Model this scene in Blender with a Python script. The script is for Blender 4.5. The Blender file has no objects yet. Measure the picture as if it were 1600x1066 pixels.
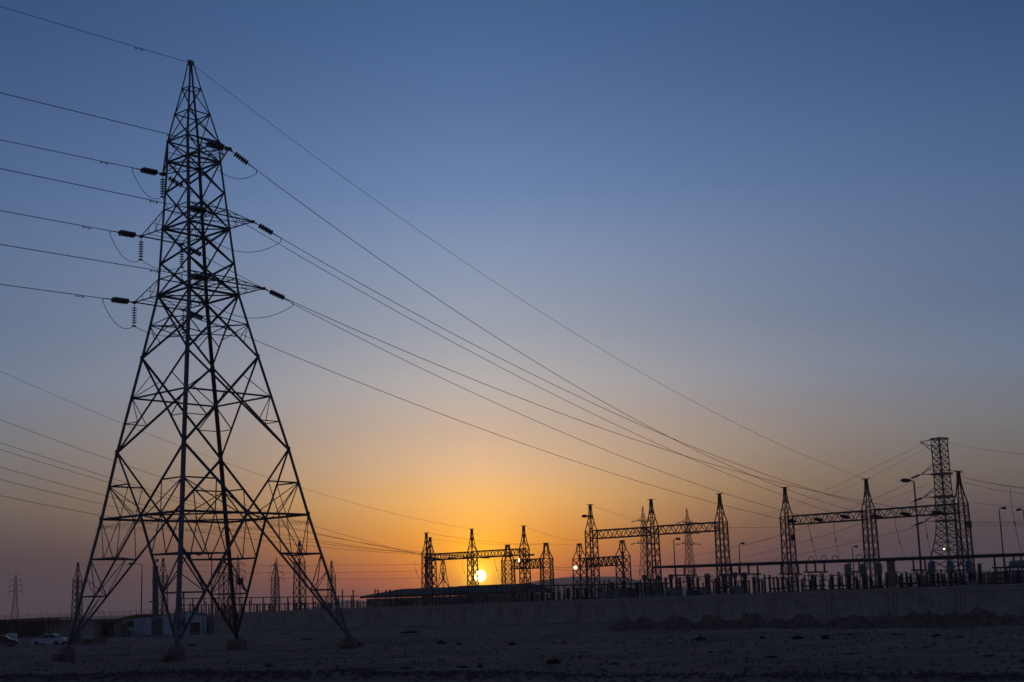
import bpy, math, random
import numpy as np
from mathutils import Vector, Matrix
# surveyed positions in metres
D = {'attach': {'BL_in': [-30.54, 112.55, 28.004],
            'BL_out': [-27.363, 116.092, 28.004],
            'BR_in': [-22.574, 105.406, 28.004],
            'BR_out': [-19.397, 108.948, 28.004],
            'ML_in': [-30.044, 112.399, 33.472],
            'ML_out': [-27.399, 115.349, 33.472],
            'MR_in': [-22.912, 106.003, 33.472],
            'MR_out': [-20.266, 108.953, 33.472],
            'TL_in': [-28.646, 113.559, 39.082],
            'TL_out': [-28.646, 113.559, 39.082],
            'TR_in': [-21.931, 107.536, 39.082],
            'TR_out': [-21.931, 107.536, 39.082]},
 'base': [[-34.431, 109.799, 0.8], [-23.848, 100.308, 0.8], [-23.858, 121.589, 0.8], [-13.275, 112.098, 0.8]],
 'beam_strings': [['right', [39.434, 204.823, 13.236]], ['right', [42.643, 201.97, 13.162]], ['right', [45.809, 199.155, 13.218]], ['right', [49.341, 196.015, 13.017]], ['right', [52.5, 193.207, 13.059]],
                  ['right', [55.939, 190.149, 13.027]], ['left', [-16.374, 296.209, 12.088]], ['left', [-13.03, 293.936, 12.207]], ['left', [-9.741, 291.701, 12.145]], ['left', [-6.175, 289.277, 12.054]],
                  ['left', [-1.7, 286.236, 12.055]], ['left', [2.689, 283.253, 10.331]]],
 'bld': [[-20.159, 179.624, -0.075], [-28.986, 262.0, 5.048], [-25.012, 262.0, 6.19], [-8.6, 250.0, 2.969], [20.086, 240.0, 5.586]],
 'busA': [[19.081, 203.0, 7.42], [62.028, 171.0, 6.94]],
 'busB': [[-12.415, 250.0, 6.035], [22.291, 215.0, 5.25]],
 'busC': [[-71.592, 300.0, 6.02], [-30.79, 275.0, 5.214]],
 'busC2': [[-71.813, 301.0, 4.648], [-36.206, 279.0, 3.991]],
 'bus_support': [[[21.494, 201.598, 6.206], [24.645, 199.55, 6.074]], [[27.49, 197.663, 6.04], [29.324, 196.423, 5.961]], [[29.645, 196.207, 6.034], [32.613, 194.158, 5.905]],
                 [[34.755, 192.649, 5.811], [37.379, 190.762, 5.695]], [[37.692, 190.546, 5.933], [40.395, 188.551, 5.81]], [[42.753, 186.772, 5.743], [44.155, 185.694, 5.679]],
                 [[49.453, 181.489, 5.63], [51.149, 180.087, 5.549]], [[57.396, 174.696, 5.549], [59.749, 172.539, 5.427]]],
 'cab': [[[19.865, 186.706, 4.345], 1.91], [[22.072, 184.154, 4.012], 1.31], [[23.504, 182.519, 4.115], 0.97], [[26.97, 178.555, 4.287], 1.27], [[34.573, 169.783, 3.516], 1.35], [[36.086, 168.05, 3.53], 0.89],
         [[37.07, 166.925, 3.563], 1.11], [[13.091, 194.483, 4.453], 1.47], [[14.682, 192.659, 4.474], 1.45], [[-33.509, 248.033, 3.938], 1.76], [[11.415, 196.389, 4.091], 1.22], [[44.569, 158.352, 3.744], 0.84],
         [[48.261, 154.144, 3.918], 0.96], [[40.497, 163.024, 3.852], 0.94]],
 'cam': {'lens': 49.887, 'pitch': 10.4307, 'roll': 1.7516},
 'cols': [[-120.717, 392.794, 17.302, 18], [-95.062, 383.416, 17.461, 18], [-77.467, 376.983, 17.57, 18], [-76.821, 452.586, 17.574, 18], [-48.525, 317.707, 17.749, 18], [-59.236, 454.066, 17.683, 18],
          [-19.613, 319.262, 17.928, 18], [-20.07, 380.077, 14.926, 15]],
 'conc': [40.597, 157.043, 6.261],
 'dampers': [['E', 4.96], ['TL', 5.53], ['TR', 5.35], ['MR', 5.24], ['ML', 5.02], ['BR', 5.3], ['BL', 4.94]],
 'droppers': [[[41.213, 203.241, 13.005], [41.802, 204.241, 10.685], [42.631, 205.241, 7.802]], [[44.308, 200.49, 13.117], [44.614, 201.49, 10.57], [45.223, 202.49, 7.822]],
              [[51.2, 194.362, 13.081], [51.901, 195.362, 9.823], [52.853, 196.362, 7.495]], [[54.549, 191.385, 13.144], [54.908, 192.385, 10.458], [55.519, 193.385, 7.665]],
              [[63.495, 183.431, 15.749], [64.01, 184.431, 11.448], [64.893, 185.431, 7.536]], [[-11.546, 292.927, 12.236], [-11.254, 293.927, 9.667], [-10.04, 294.927, 7.19]],
              [[-4.931, 288.431, 12.157], [-4.499, 289.431, 9.75], [-3.679, 290.431, 7.323]], [[-21.796, 299.894, 12.225], [-21.504, 300.894, 10.123], [-20.345, 301.894, 7.589]],
              [[-8.61, 290.932, 12.216], [-8.178, 291.932, 9.917], [-7.101, 292.932, 7.333]]],
 'earth_right': [[-25.706, 110.549, 47.55], [48.374, 196.874, 18.425], 3.763],
 'eq': [['ct', 39.335, 172.184, 6.565], ['ct', 40.776, 170.531, 6.478], ['ct', 42.201, 168.911, 6.54], ['ct', 46.901, 163.537, 6.393], ['ct', 48.476, 161.739, 6.366], ['ct', 50.016, 159.981, 6.339],
        ['ctm', 35.318, 172.108, 5.247], ['ctm', 36.913, 170.282, 5.24], ['ctm', 43.172, 163.099, 4.916], ['ctm', 44.038, 162.111, 4.943], ['ctm', 44.72, 161.335, 4.978], ['ctm', 46.342, 159.487, 5.033],
        ['ctm', 47.824, 157.8, 5.092], ['ctm', 49.793, 155.626, 5.806], ['ctm', 41.963, 164.512, 5.268], ['brk', 19.84, 188.361, 6.178], ['brk', 21.819, 186.075, 5.83], ['brk', 23.993, 183.6, 6.042],
        ['brk', 25.816, 181.507, 5.946], ['brk', 26.995, 180.165, 6.042], ['brk', 28.013, 178.997, 5.987], ['brk', 16.716, 191.943, 6.257], ['brk', 18.4, 190.004, 6.087], ['brk2', 1.824, 215.04, 4.878],
        ['brk2', 3.325, 213.315, 4.818], ['brk2', 7.031, 209.07, 5.038], ['brk2', 8.318, 207.591, 4.984], ['brk2', 9.503, 206.233, 5.025], ['brk2', 4.886, 211.513, 4.571], ['brk2', 12.987, 202.264, 5.588],
        ['brk2', 14.488, 200.549, 5.694], ['brk2', 16.191, 198.585, 5.44], ['disc', 31.829, 183.725, 5.566], ['disc', 30.634, 185.062, 5.139], ['disc', 34.408, 180.728, 4.957], ['disc', 52.279, 160.301, 5.011],
        ['disc', 53.166, 159.299, 5.102], ['disc', 53.992, 158.366, 5.196], ['disc', 54.595, 157.674, 5.162], ['post', -7.303, 253.178, 5.82], ['post', -5.974, 251.649, 5.636], ['post', -4.772, 250.137, 5.969],
        ['post', -3.345, 248.644, 6.07], ['post', -2.389, 247.168, 5.699], ['post', -0.885, 245.71, 5.818], ['post', 0.386, 244.269, 5.176], ['post', 1.332, 242.845, 5.423], ['post', 2.496, 241.438, 5.53],
        ['post', 3.708, 240.047, 5.06], ['post', 5.072, 238.672, 5.013], ['post', 6.404, 237.312, 5.022], ['post', 7.337, 235.968, 5.554], ['post', 8.669, 234.64, 5.433], ['post', 9.861, 233.326, 5.21],
        ['post', 10.891, 232.027, 4.79], ['post', 12.029, 230.743, 5.331], ['post', 12.974, 229.472, 4.981], ['post', 14.213, 228.216, 4.867], ['post', 15.245, 226.973, 4.816], ['post', 16.313, 225.744, 4.79],
        ['post', 17.533, 224.528, 5.048], ['post', 18.413, 223.326, 4.787], ['post', 19.579, 222.136, 4.91], ['post', -35.042, 284.816, 6.629], ['post', -32.56, 281.962, 6.53], ['post', -26.359, 262.661, 6.256],
        ['post', -25.767, 261.98, 6.22], ['post', -24.138, 260.106, 6.108], ['post', -23.363, 259.217, 6.168], ['post', -22.086, 257.748, 6.07], ['post', -21.072, 256.584, 6.104], ['post', -16.872, 251.755, 5.884],
        ['post', -15.068, 249.682, 5.863], ['post', -13.885, 248.319, 5.695], ['post', -12.827, 247.106, 5.731], ['post', -11.898, 246.036, 5.629], ['post', -9.947, 243.795, 5.618], ['post', -30.699, 249.364, 4.002],
        ['post', -29.798, 248.329, 4.208], ['post', -28.905, 247.302, 4.227], ['post', -27.77, 245.995, 4.107], ['post', -27.146, 245.275, 3.982], ['post', -26.524, 244.559, 3.967], ['post', -14.911, 231.2, 3.924],
        ['post', -13.367, 229.428, 4.108], ['post', -12.393, 228.304, 3.889], ['post', -11.636, 227.436, 4.019], ['post', -10.68, 226.331, 3.813], ['post', -9.205, 224.633, 3.73], ['post', -7.85, 223.079, 3.86],
        ['post', -6.315, 221.313, 3.805], ['post', -5.099, 219.92, 3.996], ['post', -3.908, 218.545, 3.797], ['post', -2.82, 217.299, 3.938], ['post', -1.464, 215.734, 3.736], ['post', -0.406, 214.52, 3.815],
        ['post', 0.728, 213.212, 3.649], ['ctm', -60.453, 295.785, 4.579], ['ctm', -56.228, 290.921, 4.497], ['ctm', -52.14, 286.215, 4.417], ['ctm', -50.701, 284.559, 4.389], ['ctm', -44.652, 277.595, 4.271],
        ['ctm', -42.701, 275.35, 4.233], ['ctm', -37.745, 269.646, 4.136], ['ctm', -36.327, 268.013, 4.108], ['ctm', -35.204, 266.721, 4.086], ['post', -70.012, 300.281, 5.423], ['post', -68.376, 298.987, 5.071],
        ['post', -67.349, 297.704, 4.793], ['post', -66.311, 296.433, 4.798], ['post', -65.197, 295.172, 4.686], ['post', -63.994, 293.922, 5.262], ['post', -63.149, 292.682, 4.692], ['post', -62.096, 291.453, 5.189],
        ['post', -60.941, 290.234, 5.009], ['post', -59.778, 289.026, 4.951], ['post', -59.012, 287.827, 4.952], ['post', -57.856, 286.639, 4.56], ['post', -56.406, 285.46, 4.741], ['post', -56.071, 284.291, 4.651],
        ['post', -54.613, 283.132, 4.553], ['post', -53.866, 281.982, 5.105], ['post', -52.676, 280.841, 5.031], ['post', -51.582, 279.709, 4.516], ['post', -50.868, 278.587, 4.392], ['post', -50.074, 277.474, 4.377],
        ['post', -48.899, 276.369, 4.485], ['post', -47.736, 275.274, 4.304], ['post', -46.632, 274.187, 4.959], ['post', -46.393, 273.108, 4.591], ['post', -45.449, 272.038, 4.49], ['post', -44.164, 270.977, 4.458],
        ['post', -43.315, 269.924, 4.719], ['post', -42.044, 268.879, 4.372], ['post', -41.816, 267.842, 4.808], ['post', -40.476, 266.813, 4.648], ['post', -39.749, 265.792, 4.288], ['post', -38.907, 264.779, 4.171],
        ['post', -37.774, 263.773, 4.407], ['post', -37.285, 262.775, 4.494], ['post', -36.02, 261.785, 4.07], ['post', -35.642, 260.802, 4.647], ['post', -34.335, 259.827, 4.144], ['post', -33.944, 258.858, 4.138],
        ['post', 21.304, 214.273, 5.519], ['post', 22.293, 212.762, 5.711], ['post', 23.593, 211.273, 5.303], ['post', 24.87, 209.804, 5.74], ['post', 26.554, 208.355, 5.147], ['post', 27.826, 206.926, 5.211],
        ['post', 28.444, 205.517, 5.829], ['post', 29.96, 204.128, 5.099], ['post', 31.401, 202.757, 5.254], ['post', 32.656, 201.404, 5.644], ['post', 33.285, 200.069, 5.455], ['post', 34.461, 198.752, 5.435],
        ['post', 35.495, 197.453, 5.344], ['post', 36.544, 196.17, 5.17], ['post', 38.289, 194.904, 5.203], ['post', 39.146, 193.654, 5.031], ['post', 40.425, 192.421, 4.89], ['post', 41.435, 191.203, 5.193],
        ['post', 42.547, 190.0, 5.283], ['post', 43.213, 188.813, 4.797], ['post', 44.177, 187.64, 4.645], ['post', 45.581, 186.482, 5.197], ['post', 46.17, 185.338, 5.262], ['post', 47.549, 184.209, 4.991],
        ['post', 48.223, 183.093, 5.019], ['post', 48.999, 181.99, 4.841], ['post', 50.015, 180.901, 4.726], ['post', 50.938, 179.825, 4.737], ['post', 52.349, 178.762, 4.809], ['post', 53.289, 177.711, 5.024],
        ['post', 53.902, 176.673, 4.578], ['post', 55.033, 175.647, 4.296], ['post', 55.648, 174.632, 4.401], ['post', 56.811, 173.63, 4.387], ['post', 57.646, 172.639, 4.208], ['post', 58.231, 171.659, 4.397],
        ['post', 58.909, 170.69, 4.54], ['post', 11.775, 212.793, 5.834], ['post', 12.489, 211.979, 5.935], ['post', 13.11, 211.272, 6.044], ['post', 20.594, 202.682, 5.754], ['post', 22.031, 201.03, 5.636],
        ['post', 26.815, 195.539, 5.452], ['post', 28.446, 193.662, 5.326], ['post', 30.477, 191.326, 5.166], ['post', 31.91, 189.691, 5.239], ['ctm', 18.896, 207.685, 6.032], ['ctm', 20.883, 205.409, 6.024],
        ['ctm', 22.658, 203.365, 5.847], ['ctm', 24.872, 200.823, 5.738], ['ctm', 27.031, 198.344, 5.631], ['ctm', 31.493, 193.233, 5.581], ['ctm', 40.518, 182.872, 5.128], ['ctm', 42.315, 180.816, 5.117],
        ['ctm', 43.7, 179.234, 5.125], ['ctm', 46.025, 176.564, 5.006], ['ctm', 48.813, 173.371, 4.939], ['ctm', 50.543, 171.393, 4.925], ['ctm', 52.123, 169.587, 4.917], ['ctm', 53.081, 168.51, 5.089],
        ['ctm', 2.631, 229.301, 4.169], ['ctm', 4.32, 227.354, 4.01], ['ctm', 5.987, 225.441, 4.05], ['ctm', 8.194, 222.903, 3.971], ['ctm', 9.423, 221.493, 4.024], ['ctm', 11.014, 219.677, 4.255],
        ['ctm', 12.43, 218.099, 5.252], ['ctm', 14.59, 215.621, 5.254], ['ctm', 16.433, 213.499, 5.079], ['ctm', 19.276, 210.248, 5.233], ['ctm', -11.633, 233.523, 4.211], ['ctm', -7.226, 228.45, 3.963],
        ['ctm', -5.759, 226.768, 4.112], ['ctm', -4.321, 225.111, 3.965], ['ctm', -2.194, 222.67, 4.088], ['ctm', -0.605, 220.846, 4.13], ['ctm', 0.765, 219.274, 4.177], ['post', 2.815, 213.851, 3.541],
        ['post', 3.542, 213.027, 3.826], ['post', 4.25, 212.209, 3.72], ['post', 4.955, 211.397, 3.677], ['post', 5.668, 210.591, 4.002], ['post', 6.365, 209.792, 4.034], ['post', 7.054, 208.998, 3.987],
        ['post', 7.72, 208.211, 3.459], ['post', 8.422, 207.43, 4.019], ['post', 9.089, 206.654, 3.818], ['post', 9.748, 205.884, 3.534], ['post', 10.421, 205.12, 3.718], ['post', 11.095, 204.362, 4.073],
        ['post', 11.728, 203.609, 3.531], ['post', 12.392, 202.862, 3.845], ['post', 13.044, 202.12, 3.979], ['post', 13.68, 201.384, 3.875], ['post', 14.31, 200.653, 3.718], ['post', 14.957, 199.927, 4.058],
        ['post', 15.568, 199.207, 3.689], ['post', 16.192, 198.492, 3.711], ['post', -27.128, 242.213, 4.135], ['post', -25.536, 240.381, 4.002], ['post', -23.965, 238.575, 4.14], ['post', -22.418, 236.797, 4.239],
        ['post', -20.9, 235.045, 3.884], ['post', -19.399, 233.319, 3.962], ['post', -17.924, 231.619, 3.715], ['post', -16.461, 229.943, 4.097], ['post', -15.027, 228.291, 3.945], ['post', -13.614, 226.663, 3.804],
        ['post', -12.211, 225.058, 4.152], ['post', -10.839, 223.475, 3.976], ['post', -9.486, 221.915, 3.777], ['post', -8.142, 220.377, 4.027], ['post', -6.825, 218.86, 3.952], ['post', -5.526, 217.364, 3.824],
        ['post', -4.24, 215.888, 3.914], ['post', -2.981, 214.432, 3.646], ['post', -1.732, 212.996, 3.651], ['post', -0.498, 211.579, 3.661], ['post', 0.725, 210.18, 3.882], ['post', 22.15, 224.905, 6.212],
        ['post', 24.262, 222.765, 6.293], ['post', 26.288, 220.665, 5.769], ['post', 28.283, 218.604, 6.573], ['post', 30.106, 216.582, 5.933], ['post', 31.269, 214.597, 5.832], ['post', 33.127, 212.649, 5.95],
        ['post', 34.913, 210.735, 6.311], ['post', 36.338, 208.856, 5.972], ['post', 37.651, 207.011, 5.636], ['post', 39.497, 205.198, 5.827], ['post', 41.588, 203.416, 5.385], ['post', 42.539, 201.666, 5.802],
        ['post', 44.326, 199.945, 6.019], ['post', 45.985, 198.254, 5.771], ['post', 46.813, 196.591, 5.368], ['post', 48.637, 194.956, 5.957], ['post', 50.027, 193.348, 5.22], ['post', 50.962, 191.767, 5.283],
        ['post', 52.524, 190.212, 5.441], ['post', 53.706, 188.681, 5.311], ['post', 55.761, 187.176, 5.464], ['post', 56.288, 185.694, 4.945], ['post', 58.315, 184.236, 5.213], ['post', 59.5, 182.8, 4.805],
        ['post', 60.597, 181.387, 4.837], ['post', 61.352, 179.996, 4.795], ['post', 21.299, 220.046, 6.356], ['post', 23.798, 217.354, 5.899], ['post', 25.967, 214.727, 6.347], ['post', 28.032, 212.162, 6.141],
        ['post', 30.651, 209.659, 5.636], ['post', 32.644, 207.215, 6.021], ['post', 34.898, 204.827, 6.02], ['post', 36.218, 202.494, 5.652], ['post', 38.556, 200.213, 5.709], ['post', 40.183, 197.984, 5.636],
        ['post', 42.624, 195.804, 5.268], ['post', 43.899, 193.672, 5.498], ['post', 46.195, 191.586, 5.372], ['post', 48.352, 189.545, 5.387], ['post', 49.812, 187.547, 5.334], ['post', 51.721, 185.591, 5.049],
        ['post', 52.934, 183.676, 5.109], ['post', 54.913, 181.8, 5.251], ['post', 56.643, 179.962, 5.021], ['post', 57.922, 178.162, 5.045], ['post', 59.89, 176.397, 4.955], ['post', 61.118, 174.667, 5.052],
        ['disc', 22.816, 200.123, 5.525], ['disc', 26.211, 196.23, 5.449], ['disc', 29.761, 192.154, 5.277], ['disc', 36.578, 184.338, 5.11], ['disc', 38.552, 182.072, 5.013], ['disc', 41.241, 178.991, 4.959],
        ['disc', 46.419, 173.067, 4.93], ['disc', 47.866, 171.399, 4.78], ['disc', 50.139, 168.797, 4.739]],
 'far': [[58.882, 669.534, 45.415], [82.811, 697.053, 45.563], [-471.731, 1346.167, 42.125], [-209.317, 1069.81, 43.752], [-194.246, 1150.437, 43.846]],
 'farbld': [[106.241, 330.0, 6.298], [109.779, 330.0, 6.481]],
 'gantry': {'left': [[-19.092, 298.056, 17.897], [-9.391, 291.463, 18.066], [1.166, 284.288, 18.018]],
            'low_left': [[-2.128, 284.397, 14.337], [5.456, 281.898, 14.384]],
            'low_mid': [[12.399, 291.356, 14.427], [20.542, 283.111, 14.477]],
            'mid': [[11.695, 228.29, 18.122], [20.82, 221.473, 18.179], [30.474, 214.26, 18.239]],
            'right': [[38.689, 205.485, 18.254], [48.374, 196.874, 18.425], [58.418, 187.945, 18.373]]},
 'lamps': [[-65.174, 248.161, 11.646, -1, 12.0], [-46.773, 218.574, 11.76, -1, 12.0], [24.684, 227.429, 12.203, 1, 12], [39.834, 258.883, 12.297, 1, 12], [52.827, 189.156, 17.378, -1, 17],
           [62.723, 269.673, 11.439, 1, 11], [70.527, 209.17, 14.487, 1, 14], [76.273, 215.415, 14.523, -1, 14]],
 'leads': [[[20.269, 192.436, 6.244], [22.291, 190.101, 5.888]], [[24.512, 187.572, 6.105], [26.37, 185.434, 5.925]], [[27.719, 183.903, 6.097], [29.403, 181.926, 5.367]],
           [[35.829, 174.572, 5.354], [37.447, 172.721, 5.346]], [[37.447, 172.721, 5.346], [38.994, 170.977, 5.641]], [[39.005, 170.977, 5.791], [40.44, 169.336, 5.785]],
           [[43.01, 166.409, 5.861], [44.746, 164.343, 4.964]], [[44.746, 164.343, 4.964], [46.495, 162.391, 5.444]], [[48.057, 160.606, 5.427], [49.585, 158.86, 5.41]],
           [[49.604, 158.86, 5.619], [51.347, 156.803, 4.964]], [[32.958, 177.873, 5.581], [34.765, 175.805, 5.563]], [[23.387, 188.828, 5.583], [25.417, 186.497, 5.483]]],
 'lit': [[10.906, 277.838, 9.393], [-16.338, 297.056, 12.898], [57.535, 194.143, 8.485], [0.066, 282.788, 11.271]],
 'litter': [[-9.631, 120.27, -0.01], [2.562, 106.513, 0.066], [-10.096, 122.705, -0.013], [10.554, 106.019, 0.115], [-64.335, 180.993, -0.349], [-43.598, 160.639, -0.22], [-12.0, 188.818, -0.024]],
 'low': [[18.06, 202.546, 5.794], [24.226, 195.492, 5.926], [27.584, 191.642, 5.84], [33.689, 184.616, 5.283], [36.904, 180.957, 5.521], [39.591, 177.873, 5.38], [44.956, 171.742, 5.402], [46.809, 169.617, 5.301],
         [48.968, 167.161, 5.405], [50.614, 165.272, 5.313], [52.298, 163.304, 4.86], [54.457, 160.909, 5.524], [13.663, 207.54, 4.913], [10.6, 211.044, 4.673], [5.114, 217.334, 4.512], [0.785, 222.305, 4.483],
         [-41.103, 270.468, 4.382], [-48.615, 279.115, 4.242], [-58.289, 290.253, 4.265], [-66.961, 300.241, 4.242]],
 'mounds': [[10.101, 133.727, 0.113, 0.97, 4.83], [11.819, 136.468, 0.123, 1.23, 3.69], [14.424, 131.658, 0.139, 1.54, 3.68], [17.34, 129.128, 0.158, 1.37, 3.26], [20.06, 126.859, 0.174, 1.26, 4.23],
            [22.646, 124.749, 0.19, 0.73, 3.38], [24.645, 123.723, 0.203, 1.17, 3.68], [26.798, 122.328, 0.216, 0.72, 2.76], [28.067, 119.691, 0.224, 1.03, 3.56], [30.282, 118.026, 0.238, 1.06, 2.98],
            [31.755, 114.888, 0.247, 1.14, 4.66], [34.681, 114.493, 0.265, 0.83, 3.1], [36.569, 113.298, 0.277, 1.3, 4.5], [38.689, 111.485, 0.29, 0.7, 3.52]],
 'ob': {'blocks': [-50.96, 169.775, -0.266],
        'cab1': [-64.922, 247.984, -0.353],
        'cab2': [-52.664, 225.584, -0.277],
        'canopy': [-93.221, 270.532, -0.528],
        'car': [-56.167, 172.394, -0.298],
        'darkcar': [-63.289, 177.175, -0.342],
        'mast': [-66.157, 262.0, -0.453],
        'mast_top': [-66.339, 262.0, 11.352],
        'redbox': [-71.077, 200.0, 1.45],
        'redcar': [-52.498, 169.169, -0.275],
        'shed': [-61.26, 214.455, -0.33],
        'tank': [-86.074, 246.338, -0.484]},
 'plate': [-22.311, 115.0, 5.457],
 'shrubs': [[-6.484, 118.085, 0.01, 0.96, 0.43], [-4.995, 116.18, 0.019, 0.63, 0.26], [-0.688, 107.385, 0.046, 0.77, 0.34], [3.058, 104.283, 0.069, 0.66, 0.38], [-5.963, 75.048, 0.013, 0.88, 0.24],
            [-2.961, 71.9, 0.032, 0.71, 0.19], [-2.094, 72.598, 0.037, 0.46, 0.46], [1.613, 73.899, 0.06, 1.0, 0.4], [12.211, 98.698, 0.126, 0.89, 0.4], [9.922, 76.17, 0.112, 0.41, 0.21],
            [16.084, 96.601, 0.15, 0.52, 0.3], [18.174, 95.282, 0.163, 0.86, 0.34], [19.567, 93.32, 0.171, 0.76, 0.42], [22.551, 99.136, 0.19, 1.07, 0.27], [24.397, 94.468, 0.201, 1.11, 0.21],
            [26.272, 91.583, 0.213, 0.91, 0.21], [-14.408, 82.743, -0.039, 0.6, 0.34], [4.492, 70.641, 0.078, 0.76, 0.22], [15.591, 68.844, 0.147, 0.62, 0.12], [11.872, 69.252, 0.124, 0.75, 0.16],
            [-18.383, 154.622, -0.064, 0.84, 0.98], [-12.854, 167.233, -0.03, 2.56, 0.38], [-22.535, 152.644, -0.09, 1.79, 0.34], [20.174, 62.893, 0.175, 0.68, 0.11], [-30.475, 189.42, -0.139, 2.56, 0.43],
            [25.615, 84.797, 0.209, 0.54, 0.23], [-33.705, 148.362, -0.159, 1.34, 0.4], [-13.44, 119.659, -0.033, 1.08, 0.32]],
 'sun': [-0.027223, 0.999454, 0.01875],
 'sw': [['wire from the upper left arm of the square-topped tower passing behind the right gantry', [112.381, 397.036, 33.86], [68.573, 560.0, 19.014], 3.072, 0.035],
        ['wire from the middle left arm of the square-topped tower', [112.909, 397.036, 27.258], [72.099, 560.0, 14.959], 1.618, 0.035],
        ['wire from the lower left arm of the square-topped tower', [113.256, 397.036, 20.701], [75.414, 500.0, 12.04], -0.038, 0.035],
        ['earth wire running left from the square top of the tall tower', [115.546, 397.036, 43.987], [91.707, 620.0, 30.664], 0.998, 0.03],
        ['second faint wire running left from the square-topped tower', [115.978, 397.036, 42.713], [93.215, 560.0, 33.914], 2.989, 0.025],
        ['wire from the inner arm of the square-topped tower, just under the first', [115.114, 397.036, 32.349], [80.268, 600.0, 22.061], 2.318, 0.025],
        ['earth wire leaving the square-topped tower to the right edge', [120.739, 397.036, 43.827], [75.22, 200.0, 21.116], 0.504, 0.02],
        ['upper wire right of the tallest right gantry column', [116.794, 377.036, 33.023], [82.236, 220.0, 17.779], 0.701, 0.022],
        ['second wire right of the tallest right gantry column', [78.291, 250.0, 22.369], [67.26, 180.0, 14.878], 0.23, 0.022],
        ['third wire right of the tallest right gantry column', [78.447, 250.0, 21.578], [67.197, 180.0, 14.236], 0.357, 0.022],
        ['wire crossing right of the gantry at mid height', [82.433, 260.0, 18.679], [67.054, 180.0, 12.793], 0.245, 0.02],
        ['paired upper taut wire at the far right', [82.448, 260.0, 14.912], [85.464, 230.0, 13.276], 0.041, 0.025],
        ['paired lower taut wire at the far right', [82.407, 260.0, 14.451], [85.423, 230.0, 12.869], 0.041, 0.025],
        ['thin wire crossing low between the middle and right gantries', [39.617, 270.0, 15.861], [49.877, 270.0, 15.67], 0.121, 0.018],
        ['earth wire from the middle gantry top toward the far tower', [12.808, 250.0, 19.546], [56.018, 640.0, 37.848], 0.489, 0.02],
        ['earth wire leaving the right peak of the left gantry', [1.23, 300.0, 18.84], [17.909, 420.0, 20.335], 0.633, 0.02],
        ['high thin wire behind the sun from the left gantry top', [-19.857, 310.0, 18.488], [17.874, 420.0, 19.406], 1.128, 0.02],
        ['lower thin wire above the sun from the doubled column', [-20.278, 330.0, 18.133], [7.742, 400.0, 19.09], 0.747, 0.018],
        ['upper line crossing left of the left gantry behind the pylon', [-129.449, 420.0, 18.108], [-28.201, 420.0, 14.863], 0.46, 0.025],
        ['middle line crossing left of the left gantry behind the pylon', [-104.081, 420.0, 15.304], [-28.236, 420.0, 13.014], 0.555, 0.025],
        ['lower line crossing left of the left gantry behind the pylon', [-71.071, 430.0, 12.441], [-28.273, 420.0, 10.984], 0.377, 0.025],
        ['taut upper line between the short gantries', [7.107, 300.0, 10.164], [12.583, 300.0, 9.999], 0.132, 0.022],
        ['taut lower line between the short gantries', [7.089, 300.0, 9.637], [12.557, 300.0, 9.339], 0.064, 0.022],
        ['taut line running right from the short gantry beam', [21.54, 300.0, 9.992], [78.519, 420.0, 13.858], 0.942, 0.022],
        ['lowest taut line running right from the short gantry', [23.228, 300.0, 8.885], [78.398, 420.0, 12.011], 0.649, 0.022]],
 'tower': {'apex': 47.55,
           'arms': {'BL': 5.400000000000004, 'BR': 5.300000000000003, 'ML': 4.8000000000000025, 'MR': 4.780000000000003, 'TL': 4.400000000000002, 'TR': 4.620000000000003},
           'asp': 1.0554856639951624,
           'lean': [-0.04, -0.009],
           'lv': {'A': [45.322, 0.763],
                  'B': [43.124, 1.416],
                  'C': [40.789, 2.062],
                  'D': [39.082, 2.128],
                  'E': [36.489, 2.319],
                  'G': [33.472, 2.655],
                  'H': [30.604, 2.874],
                  'K': [28.004, 3.187],
                  'M': [22.961, 4.526],
                  'P': [19.774, 5.345],
                  'Q': [15.537, 6.61],
                  'U': [10.392, 7.897],
                  'Z': [0.8, 10.609]},
           'pos': [-23.821, 110.955],
           'yaw': 0.05436070531833108},
 'tower2': [118.845, 397.036, 44.787],
 'transf': [[57.753, 169.375, 6.232], [59.008, 167.961, 6.375]],
 'u': [0.668, 0.744, 0.0],
 'v': [-0.744, 0.668, 0.0],
 'wall': [[-50.655, 257.092], [71.364, 117.021], 23],
 'wdir': [0.657, -0.754],
 'wires_left': [['E', [-25.706, 110.549, 47.55], -0.0085], ['TR', [-21.931, 107.536, 39.082], -0.0134], ['TL', [-28.646, 113.559, 39.082], -0.0214], ['MR', [-22.912, 106.003, 33.472], -0.0084],
                ['ML', [-30.044, 112.399, 33.472], -0.0103], ['BR', [-22.574, 105.406, 28.004], -0.0099], ['BL', [-30.54, 112.55, 28.004], -0.0179]],
 'wires_ll': [[[-97.35, 152.7, 41.971], [-15.892, 295.881, 12.129], 2.611], [[-94.65, 147.3, 37.363], [-12.759, 293.752, 12.233], 3.777], [[-97.8, 153.6, 37.266], [-9.54, 291.564, 12.199], 4.306],
              [[-94.2, 146.4, 33.081], [-5.845, 289.053, 12.14], 4.985], [[-98.25, 154.5, 31.738], [-1.31, 285.971, 12.224], 5.363], [[-93.75, 145.5, 26.694], [3.128, 282.955, 12.244], 4.936],
              [[-96.0, 150.0, 50.839], [-9.391, 291.463, 18.066], 5.586]],
 'wires_right': [['W1', [-21.931, 107.536, 39.082], [49.738, 195.662, 13.046], 4.514], ['W2', [-20.266, 108.953, 33.472], [52.956, 192.801, 13.107], 3.258],
                 ['W3', [-28.646, 113.559, 39.082], [46.217, 198.792, 13.229], 2.761], ['W4', [-19.397, 108.948, 28.004], [56.448, 189.696, 13.068], 3.001],
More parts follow.
